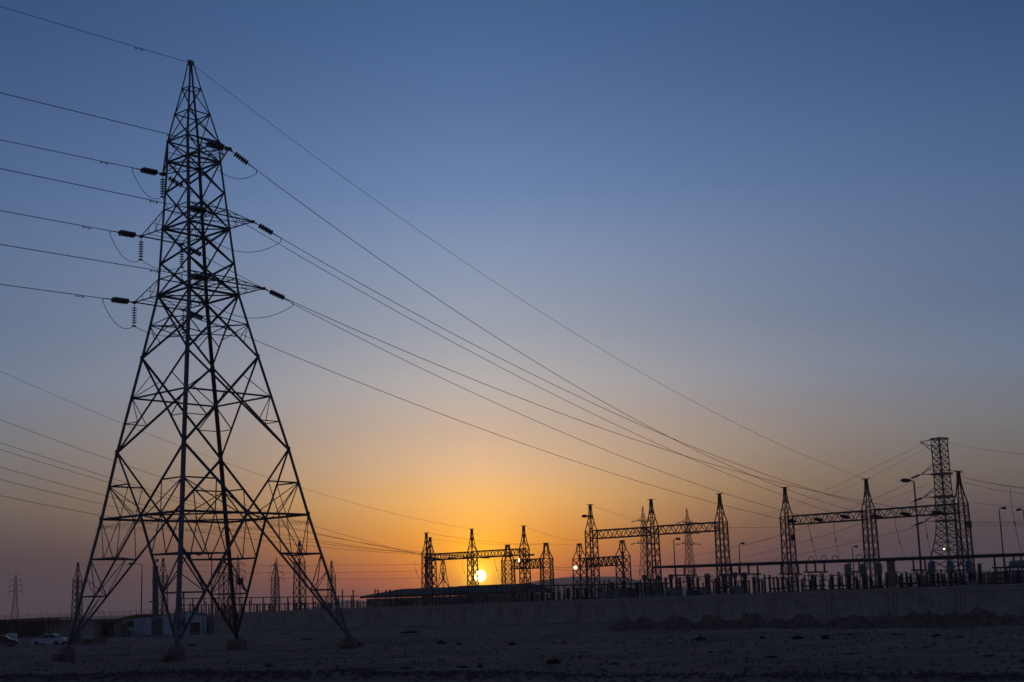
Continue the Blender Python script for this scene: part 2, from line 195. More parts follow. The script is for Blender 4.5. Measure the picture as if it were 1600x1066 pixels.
                 ['W5', [-27.399, 115.349, 33.472], [43.061, 201.598, 13.146], 2.714], ['W6', [-27.363, 116.092, 28.004], [39.824, 204.476, 13.206], 1.815]],
 'yellow': [31.304, 175.063, 3.046]}

scene = bpy.context.scene
rad = math.radians
# ---------------------------------------------------------------- camera
cam_data = bpy.data.cameras.new('camera')
cam_data.sensor_width = 36.0
cam_data.lens = D['cam']['lens']
cam_data.clip_start = 0.5
cam_data.clip_end = 20000
camera = bpy.data.objects.new('camera', cam_data)
scene.collection.objects.link(camera)
pt, rl = rad(D['cam']['pitch']), rad(D['cam']['roll'])
fw = Vector((0, math.cos(pt), math.sin(pt)))
u0 = Vector((0, -math.sin(pt), math.cos(pt)))
r0 = Vector((1, 0, 0))
cr, cs = math.cos(rl), math.sin(rl)
rt = r0 * cr - u0 * cs
up = u0 * cr + r0 * cs
camera.matrix_world = Matrix(((rt.x, up.x, -fw.x, 0), (rt.y, up.y, -fw.y, 0), (rt.z, up.z, -fw.z, 3.15), (0, 0, 0, 1)))
scene.camera = camera
# ---------------------------------------------------------------- exposure
scene.view_settings.view_transform = 'Standard'
scene.view_settings.look = 'None'
scene.view_settings.exposure = 0
scene.view_settings.gamma = 1
scene.view_settings.use_curve_mapping = False
# ---------------------------------------------------------------- sky
SUN = Vector(D['sun']).normalized()
SUN_EL = math.asin(SUN.z)
world = bpy.data.worlds.new('World')
scene.world = world
world.use_nodes = True
nt = world.node_tree
nt.nodes.clear()
def N(t, **k):
    n = nt.nodes.new(t)
    for a, b in k.items(): setattr(n, a, b)
    return n
def M(op, a, b=None, c=None, clamp=False):
    n = nt.nodes.new('ShaderNodeMath'); n.operation = op; n.use_clamp = clamp
    for i, v in enumerate((a, b, c)):
        if v is None: continue
        if isinstance(v, (int, float)): n.inputs[i].default_value = v
        else: nt.links.new(v, n.inputs[i])
    return n.outputs[0]
tc_ = N('ShaderNodeTexCoord')
sep = N('ShaderNodeSeparateXYZ'); nt.links.new(tc_.outputs['Generated'], sep.inputs[0])
el = M('MULTIPLY', M('ARCSINE', sep.outputs[2]), 180 / math.pi)
hl = M('SQRT', M('MAXIMUM', M('SUBTRACT', 1.0, M('MULTIPLY', sep.outputs[2], sep.outputs[2])), 1e-6))
sh = Vector((SUN.x, SUN.y)).normalized()
ch = M('DIVIDE', M('ADD', M('MULTIPLY', sep.outputs[0], sh.x), M('MULTIPLY', sep.outputs[1], sh.y)), hl)
az = M('MULTIPLY', M('ARCCOSINE', M('MINIMUM', M('MAXIMUM', ch, -1.0), 1.0)), 180 / math.pi)
def ramp(stops):
    r = N('ShaderNodeValToRGB')
    e = r.color_ramp.elements
    while len(e) > 1: e.remove(e[0])
    e[0].position = (stops[0][0] + 10) / 100; e[0].color = (*stops[0][1:], 1)
    for s in stops[1:]:
        q = e.new((s[0] + 10) / 100); q.color = (*s[1:], 1)
    nt.links.new(M('MULTIPLY', M('ADD', el, 10.0), 0.01), r.inputs[0])
    return r.outputs[0]
SKY_NEAR = [(-10, .04, .03, .04), (0, .45, .10, .06), (1.0, 1.1, .23, .015), (2.4, 1.2, .43, .02), (4, 1.10, .56, .145), (5.4, .86, .54, .29), (7, .645, .475, .35), (8.6, .51, .46, .43), (11, .345, .37, .44), (14.4, .22, .295, .452), (16.5, .150, .235, .42), (20, .094, .169, .34), (23.3, .062, .127, .28), (30, .038, .085, .2), (45, .030, .054, .122), (90, .024, .037, .084)]
SKY_FAR = [(-10, .03, .03, .04), (0, .060, .051, .074), (1, .069, .056, .078), (2.3, .087, .066, .077), (4.3, .15, .128, .115), (6.5, .16, .172, .195), (8.8, .125, .175, .27), (11, .084, .140, .252), (15, .055, .112, .235), (22, .0190, .048, .134), (30, .024, .05, .125), (45, .024, .040, .096), (90, .022, .034, .08)]
SKY_W = (4.8, .82, 1.5)
SKY_BACK = .55
SKY_NISHITA = 0.0004
SUN_COL = (7, 5.2, 2.6)
GLOW1 = (1.4, 1.1, .0, .8)
GLOW2 = (.12, .02, .0, 2.0)
SUN_E = .15
HAZE = 0.00025

near = ramp(SKY_NEAR)
far = ramp(SKY_FAR)
w = M('EXPONENT', M('MULTIPLY', M('POWER', M('DIVIDE', az, M('ADD', SKY_W[0], M('MULTIPLY', M('MAXIMUM', el, 0.0), SKY_W[1]))), SKY_W[2]), -1.0))
mix = N('ShaderNodeMix', data_type='RGBA'); nt.links.new(w, mix.inputs[0]); nt.links.new(far, mix.inputs[6]); nt.links.new(near, mix.inputs[7])
# the sky away from the sunset is dimmer and bluer dusk
back = N('ShaderNodeMapRange'); back.inputs[1].default_value = 25; back.inputs[2].default_value = 150; back.inputs[3].default_value = 1.0; back.inputs[4].default_value = SKY_BACK
back.interpolation_type = 'SMOOTHSTEP'
nt.links.new(az, back.inputs[0])
vm = N('ShaderNodeVectorMath', operation='SCALE'); nt.links.new(mix.outputs[2], vm.inputs[0]); nt.links.new(back.outputs[0], vm.inputs[3])
# the solar disc with its tight aureole
dt = N('ShaderNodeVectorMath', operation='DOT_PRODUCT'); dt.inputs[1].default_value = SUN; nt.links.new(tc_.outputs['Generated'], dt.inputs[0])
ang = M('MULTIPLY', M('ARCCOSINE', M('MINIMUM', dt.outputs['Value'], 1.0)), 180 / math.pi)
disc = N('ShaderNodeMapRange'); disc.inputs[1].default_value = 0.262; disc.inputs[2].default_value = 0.205; disc.inputs[3].default_value = 0; disc.inputs[4].default_value = 1
disc.interpolation_type = 'SMOOTHSTEP'
nt.links.new(ang, disc.inputs[0])
def scaled(col, fac):
    v = N('ShaderNodeVectorMath', operation='SCALE'); v.inputs[0].default_value = col; nt.links.new(fac, v.inputs[3]); return v.outputs[0]
def addv(a, b):
    v = N('ShaderNodeVectorMath', operation='ADD'); nt.links.new(a, v.inputs[0]); nt.links.new(b, v.inputs[1]); return v.outputs[0]
tot = addv(vm.outputs[0], scaled(SUN_COL, disc.outputs[0]))
g1 = M('EXPONENT', M('MULTIPLY', ang, -1 / GLOW1[3]))
g2 = M('EXPONENT', M('MULTIPLY', ang, -1 / GLOW2[3]))
tot = addv(addv(tot, scaled(GLOW1[:3], g1)), scaled(GLOW2[:3], g2))
tot = addv(tot, scaled((2.2, 1.3, .25), M('EXPONENT', M('MULTIPLY', ang, -1 / .22))))   # tight aureole
# physical sky, faint, for the colour of the high dome
sky = N('ShaderNodeTexSky'); sky.sky_type = 'NISHITA'; sky.sun_disc = False
sky.sun_elevation = SUN_EL; sky.sun_rotation = math.atan2(SUN.x, SUN.y); sky.dust_density = 3.0
sk = N('ShaderNodeVectorMath', operation='SCALE'); nt.links.new(sky.outputs[0], sk.inputs[0]); sk.inputs[3].default_value = SKY_NISHITA
bg = N('ShaderNodeBackground'); bg.inputs[1].default_value = 1.0
nt.links.new(addv(tot, sk.outputs[0]), bg.inputs[0])
wo = N('ShaderNodeOutputWorld'); nt.links.new(bg.outputs[0], wo.inputs[0])
world.cycles.sampling_method = 'MANUAL'; world.cycles.sample_map_resolution = 1024
# ---------------------------------------------------------------- sun, nearly extinguished by the dust on the horizon
sl = bpy.data.lights.new('sun', 'SUN'); sl.energy = SUN_E; sl.angle = rad(0.5); sl.color = (1.0, 0.55, 0.22)
so = bpy.data.objects.new('sun', sl); scene.collection.objects.link(so)
so.rotation_euler = SUN.to_track_quat('Z', 'Y').to_euler()
# ---------------------------------------------------------------- helpers
COL = scene.collection
rng = random.Random(7)
def tag(o, label=None, cat=None, group=None, kind=None):
    if label: o['label'] = label
    if cat: o['category'] = cat
    if group: o['group'] = group
    if kind: o['kind'] = kind
    return o
class MB:
    def __init__(s): s.v = []; s.f = []
    def add(s, vs, fs):
        n = len(s.v); s.v += [tuple(q) for q in vs]; s.f += [tuple(i + n for i in q) for q in fs]
    def box(s, c, d, rz=0.0):
        c = Vector(c); h = Vector(d) / 2; R = Matrix.Rotation(rz, 3, 'Z')
        vs = [c + R @ Vector((x * h.x, y * h.y, z * h.z)) for x in (-1, 1) for y in (-1, 1) for z in (-1, 1)]
        s.add(vs, ((0, 1, 3, 2), (4, 6, 7, 5), (0, 4, 5, 1), (2, 3, 7, 6), (0, 2, 6, 4), (1, 5, 7, 3)))
    def prism(s, a, b, w, w2=None, ref=(0, 0, 1)):
        a = Vector(a); b = Vector(b); d = (b - a)
        if d.length < 1e-6: return
        d.normalize(); r = Vector(ref)
        if abs(d.dot(r)) > .95: r = Vector((1, 0, 0))
        x = d.cross(r).normalized(); y = d.cross(x)
        w2 = w if w2 is None else w2
        vs = [p + x * i * q / 2 + y * j * q / 2 for p, q in ((a, w), (b, w2)) for i, j in ((-1, -1), (1, -1), (1, 1), (-1, 1))]
        s.add(vs, ((3, 2, 1, 0), (4, 5, 6, 7), (0, 1, 5, 4), (1, 2, 6, 5), (2, 3, 7, 6), (3, 0, 4, 7)))
    def angle(s, a, b, w, ref, t=None):   # rolled steel angle; its corner points along ref
        a = Vector(a); b = Vector(b); d = (b - a)
        if d.length < 1e-6: return
        d.normalize(); r = Vector(ref); r = r - d * r.dot(d)
        if r.length < 1e-4: r = d.orthogonal()
        r.normalize(); q = d.cross(r)
        t = t or max(.012, w * .11)
        e1 = (-r + q).normalized(); e2 = (-r - q).normalized(); o = r * w * .35
        pf = [o, o + e1 * w, o + e1 * w + e2 * t, o + e1 * t + e2 * t, o + e2 * w + e1 * t, o + e2 * w]
        vs = [a + p for p in pf] + [b + p for p in pf]
        s.add(vs, [(i, (i + 1) % 6, (i + 1) % 6 + 6, i + 6) for i in range(6)] + [(5, 4, 3, 2, 1, 0), (6, 7, 8, 9, 10, 11)])
    def tube(s, pts, r, n=5, r2=None):
        pts = [Vector(p) for p in pts]; m = len(pts); vs = []
        for i, p in enumerate(pts):
            d = (pts[min(i + 1, m - 1)] - pts[max(i - 1, 0)]).normalized()
            x = d.cross(Vector((0, 0, 1)))
            if x.length < 1e-3: x = Vector((1, 0, 0))
            x.normalize(); y = d.cross(x)
            rr = r if r2 is None else r + (r2 - r) * i / (m - 1)
            vs += [p + x * math.cos(k * 2 * math.pi / n) * rr + y * math.sin(k * 2 * math.pi / n) * rr for k in range(n)]
        fs = [(i * n + k, i * n + (k + 1) % n, (i + 1) * n + (k + 1) % n, (i + 1) * n + k) for i in range(m - 1) for k in range(n)]
        fs += [tuple(range(n - 1, -1, -1)), tuple((m - 1) * n + k for k in range(n))]
        s.add(vs, fs)
    def lathe(s, a, b, prof, n=10):      # prof: (t along a-b in metres, radius)
        a = Vector(a); b = Vector(b); d = (b - a).normalized(); x = d.orthogonal().normalized(); y = d.cross(x); m = len(prof)
        vs = [a + d * t + x * math.cos(k * 2 * math.pi / n) * r + y * math.sin(k * 2 * math.pi / n) * r for t, r in prof for k in range(n)]
        fs = [(i * n + k, i * n + (k + 1) % n, (i + 1) * n + (k + 1) % n, (i + 1) * n + k) for i in range(m - 1) for k in range(n)]
        fs += [tuple(range(n - 1, -1, -1)), tuple((m - 1) * n + k for k in range(n))]
        s.add(vs, fs)
    def build(s, name, mat, parent=None, origin=(0, 0, 0), smooth=False):
        o_ = Vector(origin)
        me = bpy.data.meshes.new(name)
        me.from_pydata([(a - o_.x, b - o_.y, c - o_.z) for a, b, c in s.v], [], s.f)
        me.materials.append(mat)
        if smooth: me.shade_smooth()
        me.update()
        ob = bpy.data.objects.new(name, me); COL.objects.link(ob)
        if parent is not None: ob.parent = parent
        else: ob.location = o_
        return ob
def empty(name, loc, label=None, cat=None, group=None, rz=0):
    o = bpy.data.objects.new(name, None); COL.objects.link(o); o.location = loc; o.rotation_euler = (0, 0, rz); o.empty_display_size = .5
    return tag(o, label, cat, group)
def kids(o): return [c for c in bpy.data.objects if c.parent == o]
def copy_tree(o, tree, loc=None, rz=None, label=None, sc=None):    # tree: nested list [(child, [grandchildren])]
    c = o.copy(); COL.objects.link(c)
    if loc is not None: c.location = loc
    if rz is not None: c.rotation_euler = (0, 0, rz)
    if sc is not None: c.scale = sc if hasattr(sc, '__len__') else (sc, sc, sc)
    if label: c['label'] = label
    for ch, g in tree:
        d = ch.copy(); COL.objects.link(d); d.parent = c
        for q in g:
            e = q.copy(); COL.objects.link(e); e.parent = d
    return c
def tree_of(o): return [(c, kids(c)) for c in kids(o)]
def gz(x, y): return 0.0062 * max(-130, min(130, x)) + 0.05
# ---------------------------------------------------------------- materials
def mat(name, col, rough=.7, metal=0.0, var=.25, scale=3.0, col2=None, bump=0.0, spec=.4, bscale=None, stretch=None):
    m = bpy.data.materials.new(name); m.use_nodes = True; t = m.node_tree; b = t.nodes['Principled BSDF']
    b.inputs['Roughness'].default_value = rough; b.inputs['Metallic'].default_value = metal; b.inputs['Specular IOR Level'].default_value = spec
    tc = t.nodes.new('ShaderNodeTexCoord'); mp = t.nodes.new('ShaderNodeMapping'); t.links.new(tc.outputs['Object'], mp.inputs[0])
    if stretch: mp.inputs['Scale'].default_value = stretch
    no = t.nodes.new('ShaderNodeTexNoise'); no.inputs['Scale'].default_value = scale; no.inputs['Detail'].default_value = 6; no.inputs['Roughness'].default_value = .6
    t.links.new(mp.outputs[0], no.inputs[0])
    r = t.nodes.new('ShaderNodeValToRGB'); t.links.new(no.outputs[0], r.inputs[0])
    c2 = col2 or tuple(c * (1 - var) for c in col)
    r.color_ramp.elements[0].position = .35; r.color_ramp.elements[0].color = (*c2, 1)
    r.color_ramp.elements[1].position = .65; r.color_ramp.elements[1].color = (*[min(1, c * (1 + var * .6)) for c in col], 1)
    t.links.new(r.outputs[0], b.inputs['Base Color'])
    if bump:
        n2 = t.nodes.new('ShaderNodeTexNoise'); n2.inputs['Scale'].default_value = bscale or scale * 4; n2.inputs['Detail'].default_value = 8
        t.links.new(mp.outputs[0], n2.inputs[0])
        bp = t.nodes.new('ShaderNodeBump'); bp.inputs['Strength'].default_value = bump; bp.inputs['Distance'].default_value = .1
        t.links.new(n2.outputs[0], bp.inputs['Height']); t.links.new(bp.outputs[0], b.inputs['Normal'])
    return m
STEEL = mat('galvanised_steel', (.125, .13, .14), .55, .35, .3, 1.5)
STEEL_DARK = mat('weathered_steel', (.07, .073, .08), .6, .3, .3, 2)
PORC = mat('dark_porcelain', (.035, .022, .018), .35, 0, .2, 8, spec=.5)
WIRE = mat('aluminium_conductor', (.10, .10, .10), .6, .4, .15, 4)
CONC = mat('cast_concrete', (.27, .185, .145), .9, 0, .3, 1.2, bump=.3)
CONC_P = mat('precast_wall_concrete', (.53, .41, .34), .92, 0, .22, .7, bump=.2)
GREY = mat('light_grey_equipment_paint', (.20, .21, .22), .5, 0, .15, 1.5)
DGREY = mat('dark_grey_paint', (.07, .075, .085), .6, 0, .2, 2)
WHITE = mat('white_paint', (.62, .66, .7), .45, 0, .1, 1.2)
WHITE_CAR = mat('white_car_paint', (.68, .7, .73), .25, 0, .05, .6, spec=.6)
DARK_CAR = mat('dark_blue_car_paint', (.03, .035, .05), .25, 0, .1, 1, spec=.6)
RED_CAR = mat('dull_red_car_paint', (.22, .03, .025), .35, 0, .2, 1, spec=.5)
GLASS = mat('dark_window_glass', (.02, .022, .026), .08, 0, .1, 1, spec=.8)
RUBBER = mat('black_rubber', (.02, .02, .02), .85, 0, .1, 3)
SHEET = mat('corrugated_sheet_blue_white', (.50, .60, .68), .5, .1, .3, .8)
SHEET_W = mat('white_blue_cabin_sheet', (.66, .76, .84), .5, .05, .15, .8)
SHEET_D = mat('weathered_dark_sheet', (.10, .09, .085), .7, .1, .35, .9)
RUST = mat('rust_red_sheet', (.13, .05, .035), .8, .1, .4, 1.5)
YEL = mat('yellow_paint', (.45, .27, .02), .6, 0, .2, 2)
BEIGE = mat('beige_render', (.34, .29, .22), .9, 0, .2, .8)
ROOF = mat('blue_grey_sheet_roof', (.075, .08, .09), .9, 0, .2, .5, spec=.1)
DARKIN = mat('painted_interior_shade', (.012, .011, .012), .9, 0, .1, 1)  # near-black colour stands in for the shade inside door openings
DIRT = mat('loose_dirt', (.25, .155, .11), .95, 0, .4, 2.5, bump=1.0, bscale=7)
ROCK = mat('grey_brown_stone', (.17, .115, .09), .95, 0, .3, 3)
TWIG = mat('dry_shrub', (.06, .058, .035), .95, 0, .3, 3)
CLOD = mat('dark_clods', (.15, .10, .08), .95, 0, .4, 4)  # darker brown than the surrounding soil
GRASS = mat('dry_yellow_grass', (.085, .07, .03), .95, 0, .3, 2)
PLASTIC = mat('pale_litter', (.5, .5, .5), .6, 0, .2, 5)
def emit(name, col, s):
    m = bpy.data.materials.new(name); m.use_nodes = True; b = m.node_tree.nodes['Principled BSDF']
    b.inputs['Base Color'].default_value = (*col, 1); b.inputs['Emission Color'].default_value = (*col, 1); b.inputs['Emission Strength'].default_value = s; return m
LAMP = emit('lit_floodlight_glass', (1.0, .80, .38), 6.0)
LAMP_D = emit('dim_lit_floodlight_glass', (1.0, .55, .2), 1.4)
# ---------------------------------------------------------------- ground
def vnoise(x, y, s, seed):
    x = x / s; y = y / s
    xi = np.floor(x).astype(int); yi = np.floor(y).astype(int); fx = x - xi; fy = y - yi
    fx = fx * fx * (3 - 2 * fx); fy = fy * fy * (3 - 2 * fy)
    def h(a, b):
        n = (a * 374761393 + b * 668265263 + seed * 1442695041) & 0xffffffff
        n = ((n ^ (n >> 13)) * 1274126177) & 0xffffffff
        return ((n ^ (n >> 16)) & 0xffff) / 65535.0
    return (h(xi, yi) * (1 - fx) + h(xi + 1, yi) * fx) * (1 - fy) + (h(xi, yi + 1) * (1 - fx) + h(xi + 1, yi + 1) * fx) * fy
def ground_h(X, Y):
    base = 0.0062 * np.clip(X, -130, 130) + .05
    dist = np.hypot(X, Y)
    S = Y + .58 * np.clip(X, -60, 60); Tn = X - .58 * Y
    amp = np.clip((S - 53) / 4, 0, 1) * np.clip((900 - dist) / 500, 0, 1)
    n = (vnoise(Tn * .35, S, 9, 11) - .5) * .34 + (vnoise(Tn * .25, S, 2.6, 12) - .5) * .16 + (vnoise(X, Y, 14, 1) - .5) * .2 + (vnoise(X, Y, 4.5, 2) - .5) * .16 + (vnoise(X, Y, 1.6, 3) - .5) * .10 + (vnoise(X, Y, .7, 4) - .5) * .06
    ruts = -.10 * np.exp(-((S - 73 + 2 * vnoise(Tn, S, 30, 8)) / .5) ** 2) - .10 * np.exp(-((S - 75.2 + 2 * vnoise(Tn, S, 30, 8)) / .5) ** 2)
    yb = 61.2 + 1.2 * (vnoise(X, Y * 0, 9, 5) - .5)
    berm = (.13 + .24 * vnoise(X, Y, .8, 6) * vnoise(X, Y, 5, 9)) * np.exp(-((S - yb) / .8) ** 2)
    return base + n * amp + ruts * amp + berm * np.clip((400 - np.abs(X)) / 300, 0, 1)
ys = [-3000, -800, -200, 0, 20, 30, 36]
y = 40.0
while y < 300: ys.append(y); y += .22 + max(0, (y - 62)) * .0045
while y < 3000: ys.append(y); y *= 1.10
ys.append(3000)
xs = [-3000, -1500, -800, -450, -300, -220, -170, -140] + list(np.arange(-118, 100, .62)) + [110, 130, 170, 220, 300, 450, 800, 1500, 3000]
XX, YY = np.meshgrid(np.array(xs, float), np.array(ys, float))
ZZ = ground_h(XX, YY)
nx, ny = len(xs), len(ys)
verts = np.stack([XX.ravel(), YY.ravel(), ZZ.ravel()], 1)
idx = np.arange(nx * ny).reshape(ny, nx)
quads = np.stack([idx[:-1, :-1].ravel(), idx[:-1, 1:].ravel(), idx[1:, 1:].ravel(), idx[1:, :-1].ravel()], 1)
me = bpy.data.meshes.new('ground')
me.vertices.add(len(verts)); me.vertices.foreach_set('co', verts.ravel())
me.loops.add(quads.size); me.loops.foreach_set('vertex_index', quads.ravel())
me.polygons.add(len(quads)); me.polygons.foreach_set('loop_start', np.arange(0, quads.size, 4))
me.update(calc_edges=True)
GROUND = mat('desert_soil', (.29, .165, .115), .97, 0, .3, .25, col2=(.21, .12, .085), bump=.9, bscale=2.2, stretch=(.45, 1, 1))
t = GROUND.node_tree; b = t.nodes['Principled BSDF']
# pale dusty streaks where wheels have passed, dry scrub tint elsewhere
tcn = t.nodes.new('ShaderNodeTexCoord'); mpn = t.nodes.new('ShaderNodeMapping'); mpn.vector_type = 'TEXTURE'; mpn.inputs['Rotation'].default_value = (0, 0, -math.atan(.58)); mpn.inputs['Scale'].default_value = (50, 3.6, 1); t.links.new(tcn.outputs['Object'], mpn.inputs[0])
nn = t.nodes.new('ShaderNodeTexNoise'); nn.inputs['Scale'].default_value = 1.0; nn.inputs['Detail'].default_value = 5; t.links.new(mpn.outputs[0], nn.inputs[0])
rr = t.nodes.new('ShaderNodeValToRGB'); t.links.new(nn.outputs[0], rr.inputs[0]); rr.color_ramp.elements[0].position = .60; rr.color_ramp.elements[1].position = .78
src = b.inputs['Base Color'].links[0].from_socket
mx = t.nodes.new('ShaderNodeMix'); mx.data_type = 'RGBA'; t.links.new(rr.outputs[0], mx.inputs[0]); t.links.new(src, mx.inputs[6]); mx.inputs[7].default_value = (.36, .23, .17, 1); t.links.new(mx.outputs[2], b.inputs['Base Color'])
# mottled, wind-streaked crust
src = b.inputs['Base Color'].links[0].from_socket
mp2 = t.nodes.new('ShaderNodeMapping'); mp2.vector_type = 'TEXTURE'; mp2.inputs['Rotation'].default_value = (0, 0, -math.atan(.58)); mp2.inputs['Scale'].default_value = (6, .9, 1); t.links.new(tcn.outputs['Object'], mp2.inputs[0])
n3 = t.nodes.new('ShaderNodeTexNoise'); n3.inputs['Scale'].default_value = .7; n3.inputs['Detail'].default_value = 9; n3.inputs['Roughness'].default_value = .7; t.links.new(mp2.outputs[0], n3.inputs[0])
r3_ = t.nodes.new('ShaderNodeValToRGB'); t.links.new(n3.outputs[0], r3_.inputs[0]); r3_.color_ramp.elements[0].position = .36; r3_.color_ramp.elements[0].color = (.66, .64, .64, 1); r3_.color_ramp.elements[1].position = .62; r3_.color_ramp.elements[1].color = (1.12, 1.12, 1.12, 1)
m3 = t.nodes.new('ShaderNodeMix'); m3.data_type = 'RGBA'; m3.blend_type = 'MULTIPLY'; m3.inputs[0].default_value = 1; t.links.new(src, m3.inputs[6]); t.links.new(r3_.outputs[0], m3.inputs[7]); t.links.new(m3.outputs[2], b.inputs['Base Color'])
me.materials.append(GROUND); me.shade_smooth()
go = bpy.data.objects.new('ground', me); COL.objects.link(go); tag(go, kind='structure')
# road in the foreground, along which the photographer stands
ROADM = mat('worn_asphalt', (.06, .06, .062), .9, 0, .25, .6, bump=.4, bscale=6)
rb = MB(); xr = list(np.arange(-120, 121, 8.0))
vs = []; fs = []
for i, x in enumerate(xr):
    vs += [(x, -30, gz(x, 0) + .03), (x, 52 - .58 * max(-60, min(60, x)) + .4 * math.sin(x * .31), gz(x, 0) + .03)]
    if i: fs.append((2 * i - 2, 2 * i, 2 * i + 1, 2 * i - 1))
rb.add(vs, fs); tag(rb.build('road', ROADM), kind='structure')
# far hills
def hills(name, y0, x0, x1, peaks):
    m = MB(); n = 90; vs = []; fs = []
    for i in range(n + 1):
        x = x0 + (x1 - x0) * i / n
        h = sum(a * math.exp(-((x - c) / s) ** 2) for a, c, s in peaks)
        h += 2.2 * float(vnoise(np.array([x]), np.array([0.]), 55, 12)[0]) * min(1, h / 8) + .8 * float(vnoise(np.array([x]), np.array([3.]), 19, 13)[0]) * min(1, h / 6)
        for j, (dy, k) in enumerate(((-260, 0), (-170, .35), (-80, .75), (0, 1), (90, .7), (200, 0))):
            jig = 1 + .25 * (float(vnoise(np.array([x]), np.array([dy * 1.]), 40, 14)[0]) - .5) if 0 < k < 1 else 1
            vs.append((x, y0 + dy, -1 + h * k * jig))
    for i in range(n):
        for j in range(5): a = i * 6 + j; fs.append((a, a + 6, a + 7, a + 1))
    m.add(vs, fs); return m.build(name, mat('distant_rock', (.12, .1, .1), .95, 0, .3, .01), smooth=True)
tag(hills('hills', 2720, -470, 470, [(44, 75, 110), (30, 200, 70), (22, -75, 80), (20, 320, 70), (16, -320, 70)]), kind='structure')
tag(hills('hills', 2450, 500, 1000, [(22, 640, 80), (30, 800, 90), (18, 920, 60)]), kind='structure')
tag(hills('hills', 2500, -1000, -500, [(3, -800, 90), (5, -620, 60)]), kind='structure')
# ---------------------------------------------------------------- the big transmission tower
T = D['tower']; LV = T['lv']
TX, TY = T['pos']; ORG = Vector((TX, TY, 0))
Uv = Vector(D['u']); Vv = Vector(D['v'])
def axis(h): return Vector((TX + T['lean'][0] * h, TY + T['lean'][1] * h, h))
PK = sorted(((v[0], v[1]) for v in LV.values()), reverse=False)
def half(h):      # half diagonal at a height, interpolated between surveyed rings
    pts = sorted([tuple(v) for v in LV.values()] + [(T['apex'], .22)])
    if h <= pts[0][0]: return pts[0][1] + (pts[1][1] - pts[0][1]) * (h - pts[0][0]) / (pts[1][0] - pts[0][0])
    for (a, ra), (b_, rb_) in zip(pts, pts[1:]):
        if h <= b_: return ra + (rb_ - ra) * (h - a) / (b_ - a)
    return pts[-1][1]
CC = {'L': (-1, 1), 'N': (-1, -1), 'F': (1, 1), 'R': (1, -1)}
def cn(k, h):
    cu, cv = CC[k]; s = half(h) / math.sqrt(2)
    return axis(h) + Uv * cu * s * T['asp'] + Vv * cv * s / T['asp']
def outdir(k):
    cu, cv = CC[k]; return (Uv * cu + Vv * cv).normalized()
tower = empty('transmission_tower', ORG, 'tall tapering steel lattice tower in the left foreground carrying six conductors', 'pylon')
H_ = {k: v[0] for k, v in LV.items()}
ap = T['apex']
FACES = [('L', 'N'), ('N', 'R'), ('R', 'F'), ('F', 'L')]
bars = []          # (a, b, width, outward reference)
def fref(p): 
    v = p - axis(p.z); v.z = 0
    return v.normalized() if v.length > 1e-6 else Vector((1, 0, 0))
def bar(a, b_, w): bars.append((Vector(a), Vector(b_), w, fref((Vector(a) + Vector(b_)) / 2)))
def lerp(a, b_, t): return Vector(a) * (1 - t) + Vector(b_) * t
leg_rings = [0.8, H_['U'], H_['Q'], H_['M'], H_['K'], H_['G'], H_['D'], H_['C'], H_['B'], H_['A'], ap]
leg_w = [.26, .26, .25, .23, .21, .19, .17, .14, .12, .11, .10]
for k in CC:
    m = MB()
    for i in range(len(leg_rings) - 1):
        m.angle(cn(k, leg_rings[i]), cn(k, leg_rings[i + 1]) + Vector((0, 0, .02)), leg_w[i], outdir(k))
        c = cn(k, leg_rings[i])
        if i: m.box(c, (leg_w[i] * .9, leg_w[i] * .9, leg_w[i] * 1.7), math.atan2(Uv.y, Uv.x) + rad(45))   # splice and gusset
    m.build('leg', STEEL, tower, ORG)
# peak
A_, B_, C_, D_, E_, G_, Hh, K_, M_, P_, Q_, U_ = (H_[k] for k in 'ABCDEGHKMPQU')
for h, w in ((A_, .06), (B_, .07), (C_, .09), (D_, .12), (G_, .12), (K_, .12), (P_, .09)):
    for a, b_ in FACES: bar(cn(a, h), cn(b_, h), w)
for a, b_ in (('N', 'L'), ('L', 'F'), ('F', 'R'), ('R', 'N')): bar(cn(a, A_), cn(b_, B_), .07)
def xpanel(h1, h2, w):
    for a, b_ in FACES: bar(cn(a, h1), cn(b_, h2), w); bar(cn(b_, h1), cn(a, h2), w)
def cross(a, b_, h1, h2):      # crossing point of the X on a face
    s1, s2 = half(h1), half(h2); t_ = s1 / (s1 + s2); return lerp(cn(a, h1), cn(b_, h2), t_)
xpanel(B_, C_, .07); xpanel(C_, D_, .07); xpanel(D_, E_, .10); xpanel(E_, G_, .10); xpanel(G_, Hh, .11); xpanel(Hh, K_, .11); xpanel(K_, M_, .12); xpanel(M_, Q_, .13)
for h1, h2 in ((E_, G_), (Hh, K_)):          # level of the upper chords of the crossarms
    hc = cross('L', 'N', h1, h2).z
    for a, b_ in FACES: bar(cn(a, hc), cn(b_, hc), .06)
for h in (G_, K_, D_): bar(cn('L', h), cn('R', h), .07)
# K-M redundant bracing
hc = cross('L', 'N', K_, M_).z
for a, b_ in FACES:
    x_ = cross(a, b_, K_, M_); hp = K_ * .52 + M_ * .48
    for q in (a, b_):
        o_ = b_ if q == a else a
        pq = cn(q, hp); bar(pq, x_, .055)
        bar(pq, lerp(cn(q, M_), cn(o_, K_), .27), .055)
        bar(pq, lerp(cn(q, K_), cn(o_, M_), .62), .05)
# M-Q
for a, b_ in FACES:
    for q in (a, b_):
        o_ = b_ if q == a else a
        pq = cn(q, P_)
        bar(pq, lerp(cn(q, M_), cn(o_, Q_), .22), .05)
        g_ = lerp(cn(q, Q_), cn(o_, M_), .30); bar(pq, g_, .06); bar(g_, cn(q, g_.z), .045)
